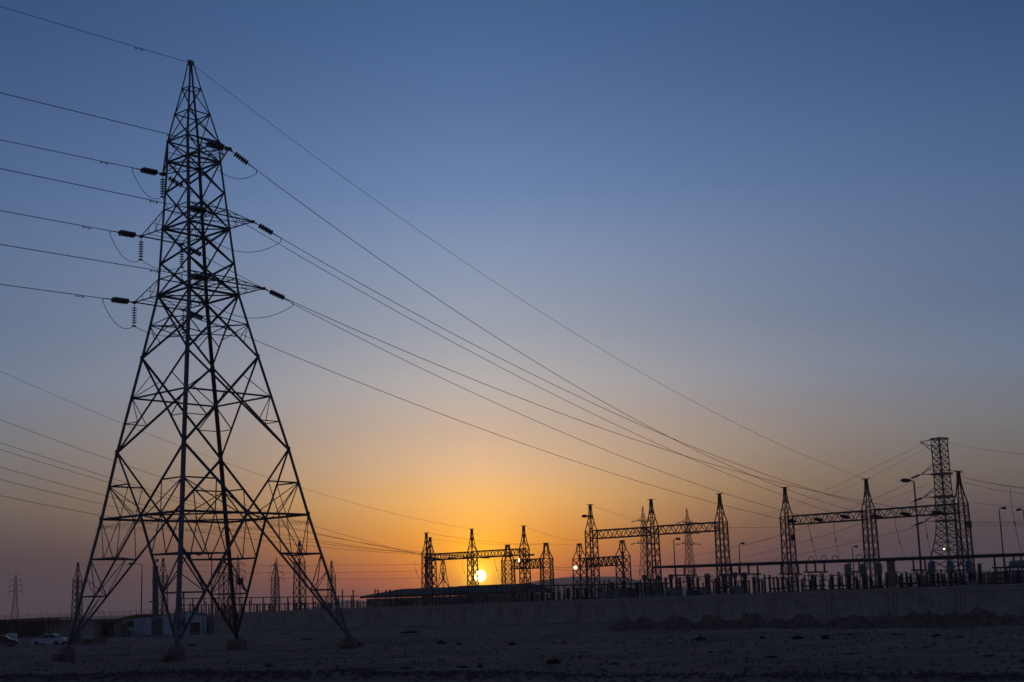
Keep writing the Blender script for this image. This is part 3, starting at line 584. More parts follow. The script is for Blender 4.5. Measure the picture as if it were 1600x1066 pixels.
# Q-U: long struts down to the middle of each side
for a, b_ in FACES:
    mid = lerp(cn(a, U_), cn(b_, U_), .5)
    bar(cn(a, U_), cn(b_, U_), .11)
    for q in (a, b_):
        bar(cn(q, Q_), mid, .13)
        hs = Q_ * .49 + U_ * .51; s_ = cn(q, hs); d1 = lerp(cn(q, Q_), mid, .51); q1 = lerp(cn(q, U_), mid, .5)
        bar(s_, d1, .07); bar(s_, q1, .07); bar(d1, q1, .055); bar(s_, lerp(cn(q, U_), mid, .86), .05)
mids = [lerp(cn(a, U_), cn(b_, U_), .5) for a, b_ in FACES]
for i in range(4): bar(mids[i], mids[(i + 1) % 4], .07)
# below U: splayed legs
V_, W_, X_ = 7.35, 4.55, 1.95
ft = .95
for a, b_ in FACES:
    mid = lerp(cn(a, U_), cn(b_, U_), .5)
    for q in (a, b_):
        foot = cn(q, ft)
        bar(mid, foot, .14)
        dg = lambda h: lerp(mid, foot, (U_ - h) / (U_ - ft))
        v_, e1 = cn(q, V_), dg(V_); w_, f1 = cn(q, W_), dg(W_); x1, y1 = cn(q, X_), dg(X_)
        g_ = lerp(v_, e1, .5); q1 = lerp(cn(q, U_), mid, .5)
        bar(v_, e1, .08); bar(cn(q, U_), g_, .06); bar(q1, g_, .055); bar(q1, e1, .055)
        bar(v_, f1, .07); bar(w_, f1, .07); bar(w_, y1, .06); bar(x1, y1, .05); bar(cn(q, V_ * .5 + W_ * .5), f1, .045)
for q in CC:       # hip bracing between the two struts of each foot
    adj = [f_ for f_ in FACES if q in f_]; m2 = [lerp(cn(f_[0], U_), cn(f_[1], U_), .5) for f_ in adj]; foot = cn(q, ft)
    dg = [(lambda h, mm=mm: lerp(mm, foot, (U_ - h) / (U_ - ft))) for mm in m2]
    bar(dg[0](V_), dg[1](V_), .07); bar(dg[0](W_), dg[1](W_), .06); bar(dg[0](X_), dg[1](X_), .05)
    c_ = lerp(dg[0](V_), dg[1](V_), .5); bar(c_, dg[0](W_), .055); bar(c_, dg[1](W_), .055)
    c_ = lerp(dg[0](W_), dg[1](W_), .5); bar(c_, dg[0](X_), .05); bar(c_, dg[1](X_), .05)
# crossarms
ATT = {k: Vector(v) for k, v in D['attach'].items()}
arm_info = {}
for nm in ('TR', 'TL', 'MR', 'ML', 'BR', 'BL'):
    lo, hi = {'T': (D_, C_), 'M': (G_, cross('L', 'N', E_, G_).z), 'B': (K_, cross('L', 'N', Hh, K_).z)}[nm[0]]
    sd = ('N', 'R') if nm[1] == 'R' else ('L', 'F')
    pin, pout = ATT[nm + '_in'], ATT[nm + '_out']
    m = MB()
    if nm[0] == 'T': m.box(pin, (.35, .35, .22), .8)
    else: m.angle(pin, pout, .12, (0, 0, -1)); m.box(pin, (.25, .25, .2), .8); m.box(pout, (.25, .25, .2), .8)
    arm = m.build('crossarm', STEEL, tower, ORG)
    mem = []
    tips = (pin, pout)
    for tip, q in zip(tips, sd):
        mem += [(cn(q, lo), tip, .10, 'chord'), (cn(q, hi), tip, .08, 'chord')]
        for tt in (.33, .66):
            mem.append((lerp(cn(q, lo), tip, tt), lerp(cn(q, hi), tip, tt), .045, 'strut'))
        mem.append((lerp(cn(q, lo), tip, .33), cn(q, hi), .045, 'strut'))
    o1, o2 = sd
    if nm[0] != 'T':
        mem += [(cn(o1, lo), tips[1], .06, 'strut'), (lerp(cn(o1, lo), tips[0], .33), lerp(cn(o2, lo), tips[1], .33), .05, 'strut'), (lerp(cn(o1, lo), tips[0], .66), lerp(cn(o2, lo), tips[1], .66), .05, 'strut'), (lerp(cn(o1, hi), tips[0], .5), lerp(cn(o2, hi), tips[1], .5), .045, 'strut')]
    else:
        for tt in (.3, .6): mem.append((lerp(cn(o1, lo), tips[0], tt), lerp(cn(o2, lo), tips[0], tt), .05, 'strut')); mem.append((lerp(cn(o1, hi), tips[0], tt), lerp(cn(o2, hi), tips[0], tt), .05, 'strut'))
        mem.append((cn(o1, lo), lerp(cn(o2, lo), tips[0], .6), .05, 'strut'))
    for a, b_, w_, n_ in mem:
        q = MB(); q.angle(a, b_, w_, (0, 0, -1)); q.build(n_, STEEL, arm, ORG)
# bracing pieces, the longest 300 as parts of their own
bars.sort(key=lambda q: -(q[1] - q[0]).length)
for a, b_, w_, rf in bars[:300]:
    m = MB(); m.angle(a, b_, w_ * 1.18, rf); m.build('brace', STEEL, tower, ORG)
if len(bars) > 300:
    m = MB()
    for a, b_, w_, rf in bars[300:]: m.angle(a, b_, w_, rf)
    tag(m.build('small_bracing', STEEL, tower, ORG), kind='stuff')
# peak cap
m = MB(); m.box(axis(ap), (.34, .34, .35), .8); m.box(axis(ap) + Vector((0, 0, .2)), (.6, .12, .06), .8); m.build('peak_cap', STEEL, tower, ORG)
# climbing bolts up one leg
m = MB(); h = 3.6
while h < ap - 1:
    p_ = cn('F', h); d_ = (Uv * .3 - Vv * .9).normalized(); m.prism(p_, p_ + d_ * (.2 + half(h) * 0), .02); h += .42
tag(m.build('climbing_bolts', STEEL, tower, ORG), kind='stuff')
# anti-climbing barbs round the ring
m = MB()
for a, b_ in FACES:
    p0, p1 = cn(a, U_ - .45), cn(b_, U_ - .45); n_ = int((p1 - p0).length / .38)
    o_ = fref(lerp(p0, p1, .5)) * .45
    for off in (.2, .45): m.prism(p0 + o_ * (off / .45) - Vector((0, 0, off * .5)), p1 + o_ * (off / .45) - Vector((0, 0, off * .5)), .012)
    for i in range(1, n_):
        c_ = lerp(p0, p1, i / n_); m.prism(c_, c_ + o_ + Vector((rng.uniform(-.1, .1), rng.uniform(-.1, .1), -.32)), .016)
tag(m.build('anti_climb_barbs', STEEL_DARK, tower, ORG), kind='stuff')
# number plate hung between the rear legs
pl = Vector(D['plate']); m = MB(); m.box(pl, (.52, .04, .5), rad(-10)); m.prism(pl + Vector((-.2, 0, .2)), pl + Vector((-.2, 0, .6)), .03); m.prism(pl + Vector((.2, 0, .2)), pl + Vector((.2, 0, .6)), .03)
m.build('danger_plate', DGREY, tower, ORG)
for k in CC:
    f_ = cn(k, .8); m = MB()
    fw_ = 1.2 if k == 'F' else .85
    m.box((f_.x, f_.y, .1), (fw_, fw_, 1.2), math.atan2(Uv.y, Uv.x)); m.box((f_.x, f_.y, .76), (fw_ * .8, fw_ * .8, .14), math.atan2(Uv.y, Uv.x))
    for i in range(16): m.box((f_.x + rng.uniform(-.7, .7), f_.y + rng.uniform(-1.1, -.6), rng.uniform(-.05, .35)), (rng.uniform(.15, .45), rng.uniform(.15, .4), rng.uniform(.15, .35)), rng.uniform(0, 3))
    m.build('concrete_footing', CONC, tower, ORG)
# ---------------------------------------------------------------- insulator strings, conductors, jumpers
def sheds(m, a, d, n_, pitch, R_, seg=10, open_=False):
    pr = [(-.08, .03)]
    for i in range(n_):
        t0 = i * pitch
        if open_: pr += [(t0, .025), (t0 + pitch * .30, .04), (t0 + pitch * .36, R_ * .9), (t0 + pitch * .46, R_), (t0 + pitch * .56, .04)]; continue
        pr += [(t0, .03), (t0 + pitch * .15, .06), (t0 + pitch * .28, R_ * .85), (t0 + pitch * .42, R_), (t0 + pitch * .56, R_), (t0 + pitch * .60, .04), (t0 + pitch * .98, .03)]
    pr.append((n_ * pitch + .08, .03))
    m.lathe(a, a + d, pr, seg)
side_word = {'TR': 'upper right', 'TL': 'upper left', 'MR': 'middle right', 'ML': 'middle left', 'BR': 'lower right', 'BL': 'lower left'}
WR = {q[0]: q for q in D['wires_right']}; WL = {q[0]: q for q in D['wires_left']}
r_of = {'TR': 'W1', 'MR': 'W2', 'TL': 'W3', 'BR': 'W4', 'ML': 'W5', 'BL': 'W6'}
def para(A, B, s):
    A = Vector(A); B = Vector(B)
    return lambda t: A * (1 - t) + B * t - Vector((0, 0, 4 * s * t * (1 - t)))
def leftwire(A, s):
    A = Vector(A); return lambda d: A - Uv * d + Vector((0, 0, s * d - s / 300 * d * d))
def wire(name, pts, r_, label, cat='cable', group=None, n=5, mat_=None):
    m = MB(); m.tube(pts, r_, n); o = m.build(name, mat_ or WIRE, None, pts[0], True)
    return tag(o, label, cat, group)
gq = 'insulator strings on the big tower'
bs_word = {'W6': 'first', 'W5': 'second', 'W3': 'third', 'W1': 'fourth', 'W2': 'fifth', 'W4': 'sixth'}
for nm in side_word:
    A = ATT[nm + '_in']; B = ATT[nm + '_out']; W = WR[r_of[nm]]
    fr = para(W[1], W[2], W[3]); Lr = (Vector(W[2]) - Vector(W[1])).length
    fl = leftwire(A, WL[nm][2])
    # string on the incoming (left) side
    for side, org_, P in (('in', A, fl), ('out', B, (lambda d: fr(d / Lr)))):
        p0, p1, p2, p3 = P(.0), P(.62), P(2.05), P(2.9)
        e = empty('insulator_string', org_, f"{'near-solid row' if side == 'in' else 'open toothed row'} of insulator discs stretched {'left' if side == 'in' else 'right'}ward from the {side_word[nm]} crossarm", 'insulator', gq)
        m = MB(); m.tube([p0, p1], .035, 5); m.box(lerp(p0, p1, .5), (.14, .14, .10)); m.build('link', STEEL, e, org_)
        m = MB(); d_ = (p2 - p1).normalized()
        if side == 'in':
            off = d_.cross(Vector((0, 0, 1))).normalized() * .14
            sheds(m, p1 + off, d_, 6, .235, .23); sheds(m, p1 - off, d_, 6, .235, .23)
        else: sheds(m, p1, d_, 6, .24, .225, 10, True)
        m.build('disc_stack', PORC, e, org_, False)
        m = MB(); m.tube([p2, p3], .05, 6, .03); m.tube([p3 + Vector((0, 0, .03)), p3 - Vector((0, 0, .3))], .035, 5); m.build('clamp', STEEL, e, org_)
    # conductors
    wire('conductor', [fl(2.85 + (300 - 2.85) * (i / 60) ** 1.6) for i in range(61)], .03, f'conductor running left from the {side_word[nm]} crossarm of the big tower', 'cable', 'conductors of the big tower')
    d0 = 2.85 / Lr
    Bp = Vector(W[2])
    wire('conductor', [fr(d0 + (1 - 2.3 / Lr - d0) * i / 60) for i in range(61)], .026, f'conductor sweeping down right from the {side_word[nm]} crossarm to the right gantry beam', 'cable', 'conductors of the big tower')
    # string at the gantry end
    e = empty('insulator_string', Bp, f'{bs_word[r_of[nm]]} dark insulator string from the left under the right gantry beam', 'insulator', 'insulator strings under the right gantry')
    q1, q2 = fr(1 - 2.3 / Lr), fr(1 - .5 / Lr); m = MB(); d_ = (q2 - q1).normalized(); off = d_.cross(Vector((0, 0, 1))).normalized() * .15
    sheds(m, q1 + off, d_, 9, .2, .22, 8); sheds(m, q1 - off, d_, 9, .2, .22, 8); m.build('disc_stack', PORC, e, Bp)
    m = MB(); m.tube([q2, Bp + Vector((0, 0, .25))], .04, 5); m.build('link', STEEL, e, Bp)
    # jumpers
    jl, jr = fl(2.9) - Vector((0, 0, .3)), fr(2.9 / Lr) - Vector((0, 0, .3))
    hang = []
    if nm[1] == 'L': hang = [A] if nm[0] == 'T' else [A, B]
    nodes = [jl]
    for i, hp in enumerate(hang):
        bot = hp - Vector((0, 0, 1.95)); 
        e = empty('insulator_string', hp, f"vertical insulator string hanging from the {'front' if i == 0 else 'rear'} corner of the {side_word[nm]} crossarm", 'insulator', gq)
        m = MB(); m.tube([hp, hp - Vector((0, 0, .35))], .03, 5); m.build('link', STEEL, e, hp)
        m = MB(); sheds(m, hp - Vector((0, 0, .38)), Vector((0, 0, -1)), 7, .2, .22, 10, True); m.build('disc_stack', PORC, e, hp)
        m = MB(); m.box(bot, (.3, .12, .12), .8); m.build('clamp', STEEL, e, hp)
        nodes.append(bot)
    nodes.append(jr)
    pts = []
    sg = {1: [1.9 if nm != 'TR' else 1.35], 2: [.95, 1.6], 3: [.95, .5, 1.0]}[len(nodes) - 1]
    for (a, b_), s_ in zip(zip(nodes, nodes[1:]), sg):
        for i in range(21):
            if pts and i == 0: continue
            t_ = i / 20; pts.append(lerp(a, b_, t_) - Vector((0, 0, 4 * s_ * t_ * (1 - t_))))
    wire('jumper_loop', pts, .024, f'slack jumper loop under the {side_word[nm]} crossarm of the big tower', 'cable', 'jumper loops of the big tower')
ew = WL['E']; fe = leftwire(ew[1], ew[2])
wire('earth_wire', [fe(.0 + 300 * (i / 60) ** 1.6) for i in range(61)], .022, 'thin earth wire leaving the peak of the big tower to the top left corner', 'cable')
er = D['earth_right']; fr = para(*er)
wire('earth_wire', [fr(i / 60) for i in range(61)], .017, 'thin earth wire from the big tower peak down to the middle right-gantry peak', 'cable')
for k, t_ in D['dampers']:
    f_ = fe if k == 'E' else leftwire(ATT[k + '_in'], WL[k][2])
    c_ = f_(t_); d_ = (f_(t_ + .1) - f_(t_ - .1)).normalized(); m = MB()
    dn = Vector((0, 0, -.11)); m.tube([c_ + dn - d_ * .3, c_ + dn * 1.3, c_ + dn + d_ * .3], .012, 4); m.box(c_ + dn * .5, (.05, .05, .14))
    for s_ in (-1, 1): m.tube([c_ + dn + d_ * s_ * .2, c_ + dn + d_ * s_ * .36], .05, 6)
    w_ = 'earth wire' if k == 'E' else f'{side_word[k]} conductor'
    tag(m.build('vibration_damper', STEEL_DARK, None, c_), f'small dumbbell damper clipped on the {w_} left of the big tower', 'damper', 'vibration dampers')
# ---------------------------------------------------------------- lattice columns and gantries
def ring(c, h, hw, yaw):
    R = Matrix.Rotation(yaw, 3, 'Z'); return [Vector(c) + R @ Vector((sx * hw, sy * hw, h)) for sx, sy in ((-1, -1), (1, -1), (1, 1), (-1, 1))]
def column(parent, c, levels, yaw, lw=.12, bw=.06, cap=.9, as_thing_parts=True, braces=None, solid=STEEL_DARK):
    """levels: (height, half width) from the ground up; returns part built under parent"""
    org_ = Vector(parent.location)
    rs = [ring(c, h, hw, yaw) for h, hw in levels]
    m = MB()
    lst = []
    for n_, (a, b_) in enumerate(zip(rs, rs[1:])):
        for i in range(4):
            j = (i + 1) % 4; top = levels[n_ + 1][1] < levels[n_][1] * .75
            if not top or (n_ + i) % 2: lst.append((a[i], b_[j]))
            if not top or not (n_ + i) % 2: lst.append((a[j], b_[i]))
    if braces is None:
        for r_, (h, hw) in zip(rs, levels):
            for i in range(4): m.prism(r_[i], r_[(i + 1) % 4], bw)
    else: m.box(Vector(c) + Vector((0, 0, .06)), (levels[0][1] * 2.3, levels[0][1] * 2.3, .12), yaw)
    if braces is None:
        for a, b_ in lst: m.prism(a, b_, bw)
    if as_thing_parts == 'one':
        for i in range(4):
            for a, b_ in zip(rs, rs[1:]): m.prism(a[i], b_[i], lw)
        if cap: m.box(Vector(c) + Vector((0, 0, levels[-1][0] + .05)), (cap, cap, .1), yaw)
        return m
    part = m.build('column', solid, parent, org_)
    if braces is not None:
        for a, b_ in lst: q = MB(); q.prism(a, b_, bw); q.build('brace', solid, part, org_)
        for n_, r_ in enumerate(rs[1:], 1):
            if n_ not in (len(rs) // 3, len(rs) - 5, len(rs) - 4, len(rs) - 3, len(rs) - 2): continue
            for i in range(4): q = MB(); q.prism(r_[i], r_[(i + 1) % 4], bw); q.build('strut', solid, part, org_)
    for i in range(4):
        q = MB()
        for n_, (a, b_) in enumerate(zip(rs, rs[1:])): f_ = .72 if levels[n_ + 1][1] < levels[n_][1] * .75 else 1; q.prism(a[i], b_[i], lw * f_)
        q.build('leg', solid, part, org_)
    if cap:
        q = MB(); q.box(Vector(c) + Vector((0, 0, levels[-1][0] + .05)), (cap * 1.15, cap * .35, .09), yaw); q.box(Vector(c) + Vector((0, 0, levels[-1][0] - .15)), (levels[-1][1] * 2.2, levels[-1][1] * 2.2, .3), yaw); q.build('cap_plate', solid, part, org_)
    return part
def beam(parent, a, b_, h0, h1, wd, bw=.06, cw=.09, npan=10, solid=STEEL_DARK):
    org_ = Vector(parent.location); a = Vector(a); b_ = Vector(b_); d = (b_ - a).normalized(); n_ = Vector((-d.y, d.x, 0))
    P = lambda t, s, h: lerp(a, b_, t) + n_ * s * wd / 2 + Vector((0, 0, h))
    m = MB()
    for i in range(npan):
        t0, t1 = i / npan, (i + 1) / npan
        m.prism(P(t0, -1, h1), P(t1, 1, h1), bw * .7); m.prism(P(t0, -1, h0), P(t0, 1, h0), bw * .7)
    part = m.build('beam', solid, parent, org_)
    for s in (-1, 1):
        for h in (h0, h1): q = MB(); q.prism(P(0, s, h), P(1, s, h), cw); q.build('chord', solid, part, org_)
        for i in range(npan):
            t0, tm, t1 = i / npan, (i + .5) / npan, (i + 1) / npan
            for u_, v_ in ((P(t0, s, h0), P(tm, s, h1)), (P(tm, s, h1), P(t1, s, h0))):
                q = MB(); q.prism(u_, v_, bw); q.build('brace', solid, part, org_)
    return part
def col_levels(h_beam, h_top, base_hw, beam_hw, n1, n2, top_hw=.18, hb0=None):
    lv = []
    for i in range(n1): lv.append((h_beam * i / n1, base_hw + (beam_hw - base_hw) * i / n1))
    lv.append((h_beam, beam_hw)); hb = h_beam + (hb0 or 1.15); lv.append((hb, beam_hw))
    for i in range(1, n2 + 1): q_ = i / n2; lv.append((hb + (h_top - hb) * q_, beam_hw + (top_hw - beam_hw) * q_ - .20 * beam_hw * math.sin(math.pi * q_)))
    return lv
GY = {}
def gantry(key, label, hb, dep, bhw, phw, n1, n2, lw, bw, npan, htop_hw=.18):
    pts = D['gantry'][key]; yaw = math.atan2(pts[-1][1] - pts[0][1], pts[-1][0] - pts[0][0]); GY[key] = yaw
    g = empty('gantry', (pts[0][0], pts[0][1], gz(*pts[0][:2])), label, 'gantry')
    for x, y, z in pts:
        z0 = gz(x, y); column(g, (x, y, z0), col_levels(hb, z - z0, phw, bhw, n1, n2, htop_hw, dep), yaw, lw, bw, 1.0, braces=True)
    for (x0, y0, z0_), (x1, y1, z1_) in zip(pts, pts[1:]):
        d = Vector((x1 - x0, y1 - y0, 0)).normalized() * bhw
        beam(g, Vector((x0, y0, 0)) + d, Vector((x1, y1, 0)) - d, hb + gz(x0, y0), hb + dep + gz(x0, y0), 1.0, bw * 1.4, lw * .95, npan)
    return g
gantry('right', 'rightmost three-column gantry, nearest and largest, under the big tower conductors', 12.6, 1.2, .66, .8, 7, 3, .19, .06, 7, .12)
gantry('mid', 'three-column gantry in the middle distance right of the sun', 12.6, 1.25, .68, .8, 7, 3, .21, .068, 6, .12)
gantry('left', 'three-column gantry standing against the setting sun', 12.3, 1.25, .70, .85, 6, 3, .24, .085, 7, .13)
gantry('low_mid', 'short two-column gantry behind the left column of the middle gantry', 9.6, 1.75, 1.0, 1.12, 5, 2, .23, .11, 7, .3)
gantry('low_left', 'short two-column gantry just right of the setting sun', 9.6, 1.75, 1.0, 1.12, 5, 2, .23, .11, 7, .3)
solo_lab = ['lone pointed lattice column at the far left behind the leg of the big tower', 'pointed lattice column beside the dark mast, left of the big tower centre', 'pointed lattice column behind the centre of the big tower', 'slim pointed lattice column in front of the two faint far towers', 'tallest pointed lattice column seen through the right leg of the big tower', 'pointed lattice column beside the right foot strut of the big tower', 'second pointed column crowding the left column of the left gantry', 'tapering lattice column under the left half of the left gantry beam']
for (x, y, z, h), lb in zip(D['cols'], solo_lab):
    z0 = gz(x, y); g = empty('lattice_column', (x, y, z0), lb, 'lattice column', 'lone lattice columns')
    taper = 'tapering' in lb
    lv_ = [(0, 2.3), (2.5, 1.9), (5, 1.5), (7.5, 1.1), (10, .75), (12.5, .5), (15, .25)] if taper else col_levels(12.3, h, 1.05, .85, 7, 3, .16, 1.3)
    column(g, (x, y, z0), lv_, GY['left'], .22, .115, .8)
# ---------------------------------------------------------------- far towers
def pylon(loc, H, label, style, group=None, w=1.0, yaw=.3):
    g = empty('transmission_tower', (loc[0], loc[1], gz(loc[0], loc[1])), label, 'pylon', group)
    z0 = gz(loc[0], loc[1]); c = (loc[0], loc[1], z0); o_ = Vector(g.location)
    lv_ = [(0, 4.0), (5, 3.4), (10, 2.75), (14.5, 2.2), (19, 1.75), (22.5, 1.5), (26, 1.3), (29.5, 1.15), (33, 1.0), (36, .9), (39, .75), (42, .45), (H, .12)]
    lv_ = [(h, hw * .95) for h, hw in lv_]
    column(g, c, lv_, yaw, .22 * w, .12 * w, 0)
    R = Matrix.Rotation(yaw, 3, 'Z')
    for k, (ah, al) in enumerate(((28, 6.4), (33.2, 5.9), (38.4, 5.2))):
        for s in (-1, 1):
            m = MB(); tip = Vector(c) + R @ Vector((s * al, 0, ah)); hw = 1.1
            for sy in (-1, 1):
                m.prism(Vector(c) + R @ Vector((s * hw, sy * hw, ah)), tip, .16 * w); m.prism(Vector(c) + R @ Vector((s * hw, sy * hw, ah + 1.7)), tip, .13 * w)
                m.prism(Vector(c) + R @ Vector((s * (hw + al) / 2, sy * hw / 2, ah)), Vector(c) + R @ Vector((s * (hw + al) / 2, sy * hw / 2, ah + .85)), .1 * w)
            m.build('crossarm', STEEL_DARK, g, o_)
            if style == 'hang':
                e = tag(MB_tube([tip, tip - Vector((0, 0, 2.9))], .16 * w, 5).build('insulator_string', PORC, None, tip), f'faint {"left" if s < 0 else "right"} {("lower", "middle", "upper")[k]} hanging insulator of the {label.split(",")[0]}', 'insulator', 'hanging insulators of the far towers')
            else:
                for q in (-1, 1):
                    dv = R @ Vector((0, q, 0)); m2 = MB(); sheds(m2, tip + dv * .5 - Vector((0, 0, .05)), (dv - Vector((0, 0, .12))).normalized(), 8, .34, .26, 6)
                    tag(m2.build('insulator_string', PORC, None, tip), f'{"front" if q < 0 else "rear"} string, {"left" if s < 0 else "right"} {("lower", "middle", "upper")[k]} arm of {"the narrow far pylon touching the middle gantry" if "pylon left" in label else "the far pylon under the middle gantry beam"}', 'insulator', 'strings of the far strain towers')
    return g
def MB_tube(pts, r_, n=5):
    m = MB(); m.tube(pts, r_, n); return m
F5 = D['far']
pylon(F5[0], 45, 'far pylon left of the middle gantry centre column, narrow peak', 'strain', None, 1.0, .9)
pylon(F5[1], 45, 'far pylon right of the middle gantry centre column, under its beam end', 'strain', None, 1.0, .9)
pylon(F5[2], 45, 'faint remote pylon alone at the far left edge', 'hang', 'remote pylons', 1.4, .1)
pylon(F5[3], 45, 'faint remote pylon behind the hanging dark plate', 'hang', 'remote pylons', 1.3, .5)
pylon(F5[4], 45, 'faint remote pylon behind the slim pointed column', 'hang', 'remote pylons', 1.3, .5)
# square-topped tower at the right
t2 = D['tower2']; z0 = gz(t2[0], t2[1]); g = empty('transmission_tower', (t2[0], t2[1], z0), 'tall square-topped lattice tower at the right with arms only on its left', 'pylon')
HT = t2[2] - z0; yaw2 = .55
lv_ = [(0, 5.4), (4, 4.7), (7.5, 4.1), (10.5, 3.5), (13, 3.0), (15.2, 2.5), (17.2, 2.15), (19.1, 1.95), (21, 1.85)] + [(21 + i * 1.75, 1.85 - .3 * min(1, i / 6)) for i in range(1, 13)] + [(HT, 1.55)]
column(g, (t2[0], t2[1], z0), lv_, yaw2, .26, .13, 0)
m = MB()
for i in range(4):
    r_ = ring((t2[0], t2[1], z0), HT, 1.65, yaw2); m.prism(r_[i], r_[(i + 1) % 4], .22)
m.build('top_frame', STEEL_DARK, g, g.location)
AD = Vector((-.99, -.12, 0)).normalized()
for hh_, al in ((HT - .3, 5.0), (34.0, 4.6), (27.6, 4.4), (21.0, 4.6)):
    c = Vector((t2[0], t2[1], z0)); m = MB(); tip = c + AD * (2.0 + al) * (.92 if hh_ < HT - 1 else .8) + Vector((0, 0, hh_ - (.6 if hh_ > 40 else 0)))
    for r_ in (ring(c, hh_, 1.7, yaw2), ring(c, hh_ + (2.8 if hh_ < 40 else -3.0), 1.6, yaw2)):
        rr_ = sorted(r_, key=lambda q: q.x)[:2]
        for q in rr_: m.prism(q, tip, .16)
        m.prism(lerp(rr_[0], tip, .5), lerp(rr_[1], tip, .5), .1)
    r_ = ring(c, hh_, 1.95, yaw2)
    for i in range(4): m.prism(r_[i], r_[(i + 1) % 4], .5 if hh_ < 40 else .2)
    m.build('crossarm', STEEL_DARK, g, g.location)
    if hh_ < 40:
        m = MB(); d_ = Vector((-.93, -.15, -.33)).normalized(); sheds(m, tip + d_ * .5, d_, 10, .26, .34, 6); m.tube([tip, tip + d_ * 4.5], .09, 4); w_ = {34.0: 'upper', 27.6: 'middle', 21.0: 'lower'}[hh_]
        tag(m.build('insulator_string', PORC, None, tip), f'insulator string sloping down left from the {w_} arm of the square-topped tower', 'insulator', 'strings of the square-topped tower')
m = MB(); p_ = Vector((t2[0] + 3.6, t2[1], z0 + 34.8)); d_ = Vector((.85, -.3, -.33)).normalized(); sheds(m, p_, d_, 9, .26, .26, 6); m.tube([p_, Vector((t2[0] + 1.5, t2[1], z0 + 35))], .08, 4)
tag(m.build('insulator_string', PORC, None, p_), 'insulator string sloping down right above the tallest right gantry column', 'insulator', 'strings of the square-topped tower')
# ---------------------------------------------------------------- other wires
lw_ = ['highest', 'second', 'third', 'fourth', 'fifth', 'lowest']
for i, (A, B, s) in enumerate(D['wires_ll']):
    f_ = para(A, B, s); n = 'thin earth wire entering low at left, ending at the middle peak of the left gantry' if i == 6 else f'{lw_[i]} of six conductors entering low at the left edge toward the left gantry'
    wire('earth_wire' if i == 6 else 'conductor', [f_(j / 50) for j in range(51)], .02 if i == 6 else .028, n, 'cable', None if i == 6 else 'conductors entering low at left', 4)
    if i < 6:
        L_ = (Vector(B) - Vector(A)).length; q1, q2 = f_(1 - 2.9 / L_), f_(1 - .3 / L_); d_ = (q2 - q1).normalized(); m = MB(); off = d_.cross(Vector((0, 0, 1))).normalized() * .18
        sheds(m, q1 + off, d_, 9, .28, .2, 7); sheds(m, q1 - off, d_, 9, .28, .2, 7)
        m.tube([f_(1 - .4 / L_), Vector(B) + Vector((0, 0, .2))], .05, 4)
        tag(m.build('insulator_string', PORC, None, Vector(B)), f'{["first", "second", "third", "fourth", "fifth", "sixth"][i]} dark insulator string from the left under the left gantry beam', 'insulator', 'insulator strings under the left gantry')
for lb, A, B, s, r_ in D['sw']:
    f_ = para(A, B, s); wire('conductor', [f_(j / 30) for j in range(31)], r_ * 1.35, lb, 'cable', None, 4)
dl = ['first dropper from the left under the right gantry beam', 'second dropper from the left under the right gantry beam', 'third dropper under the right gantry, right of its middle column', 'fourth dropper under the right gantry, near the square-topped tower', 'slanting thin dropper near the right edge of the scene', 'first dropper under the left gantry beam', 'dropper right of the sun under the left gantry beam', 'curved dropper left of the left gantry', 'dropper just left of the sun disc']
for (a, b_, c), lb in zip(D['droppers'], dl):
    a, b_, c = Vector(a), Vector(b_), Vector(c); cc = b_ * 2 - (a + c) / 2
    pts = [a * (1 - t_) ** 2 + cc * 2 * t_ * (1 - t_) + c * t_ ** 2 for t_ in [i / 16 for i in range(17)]]
    m = MB(); m.tube(pts, .03, 4); m.tube([lerp(pts[8], pts[9], 0), pts[9]], .08, 5)
    tag(m.build('dropper_cable', WIRE, None, a), lb, 'cable', 'dropper cables')
# ---------------------------------------------------------------- boundary walls
P0 = Vector((*D['wall'][0], 0)); P1 = Vector((*D['wall'][1], 0)); NW = D['wall'][2]
wd = (P1 - P0).normalized(); wn = Vector((-wd.y, wd.x, 0)); wyaw = math.atan2(wd.y, wd.x); step = (P1 - P0).length / NW
def panel_mesh(L_, H_, ringed):
    m = MB(); t_ = .16; y0 = -t_ / 2                 # local x along the wall, -y faces the field
    m.box((L_ / 2, 0, H_ / 2), (L_, t_, H_))
    fr = .11
    for c, d in (((L_ / 2, y0 - fr / 2, H_ - .30), (L_ - .02, fr, .12)), ((L_ / 2, y0 - fr / 2, .22), (L_ - .02, fr, .44)), ((.25, y0 - fr / 2, H_ / 2 + .04), (.3, fr, H_ - .9)), ((L_ - .25, y0 - fr / 2, H_ / 2 + .04), (.3, fr, H_ - .9))): m.box(c, d)
    if ringed:
        n = 28; R_ = .78; c = Vector((L_ / 2, y0, H_ / 2 + .03)); vs = []; fs = []
        for i in range(n):
            a = i * 2 * math.pi / n
            for rr_, yy in ((R_ - .1, 0.01), (R_ - .07, -.12), (R_ + .07, -.12), (R_ + .1, .01)): vs.append(c + Vector((math.cos(a) * rr_, yy, math.sin(a) * rr_)))
        for i in range(n):
            j = (i + 1) % n
            for k in range(3): fs.append((i * 4 + k, j * 4 + k, j * 4 + k + 1, i * 4 + k + 1))
        m.add(vs, fs)
        for a in (.4, 2.0, 3.6, 5.0): m.box(c + Vector((math.cos(a) * .3, -.02, math.sin(a) * .3)), (.34, .05, .2))
    return m
wall = empty('boundary_wall', P0 + Vector((0, 0, gz(P0.x, P0.y))), 'long grey precast concrete wall with ringed panels running across the scene', 'wall', rz=wyaw)
WH = 2.95
pm = [panel_mesh(step - .42, WH, r_).build('panel', CONC_P, wall) for r_ in (False, True)]
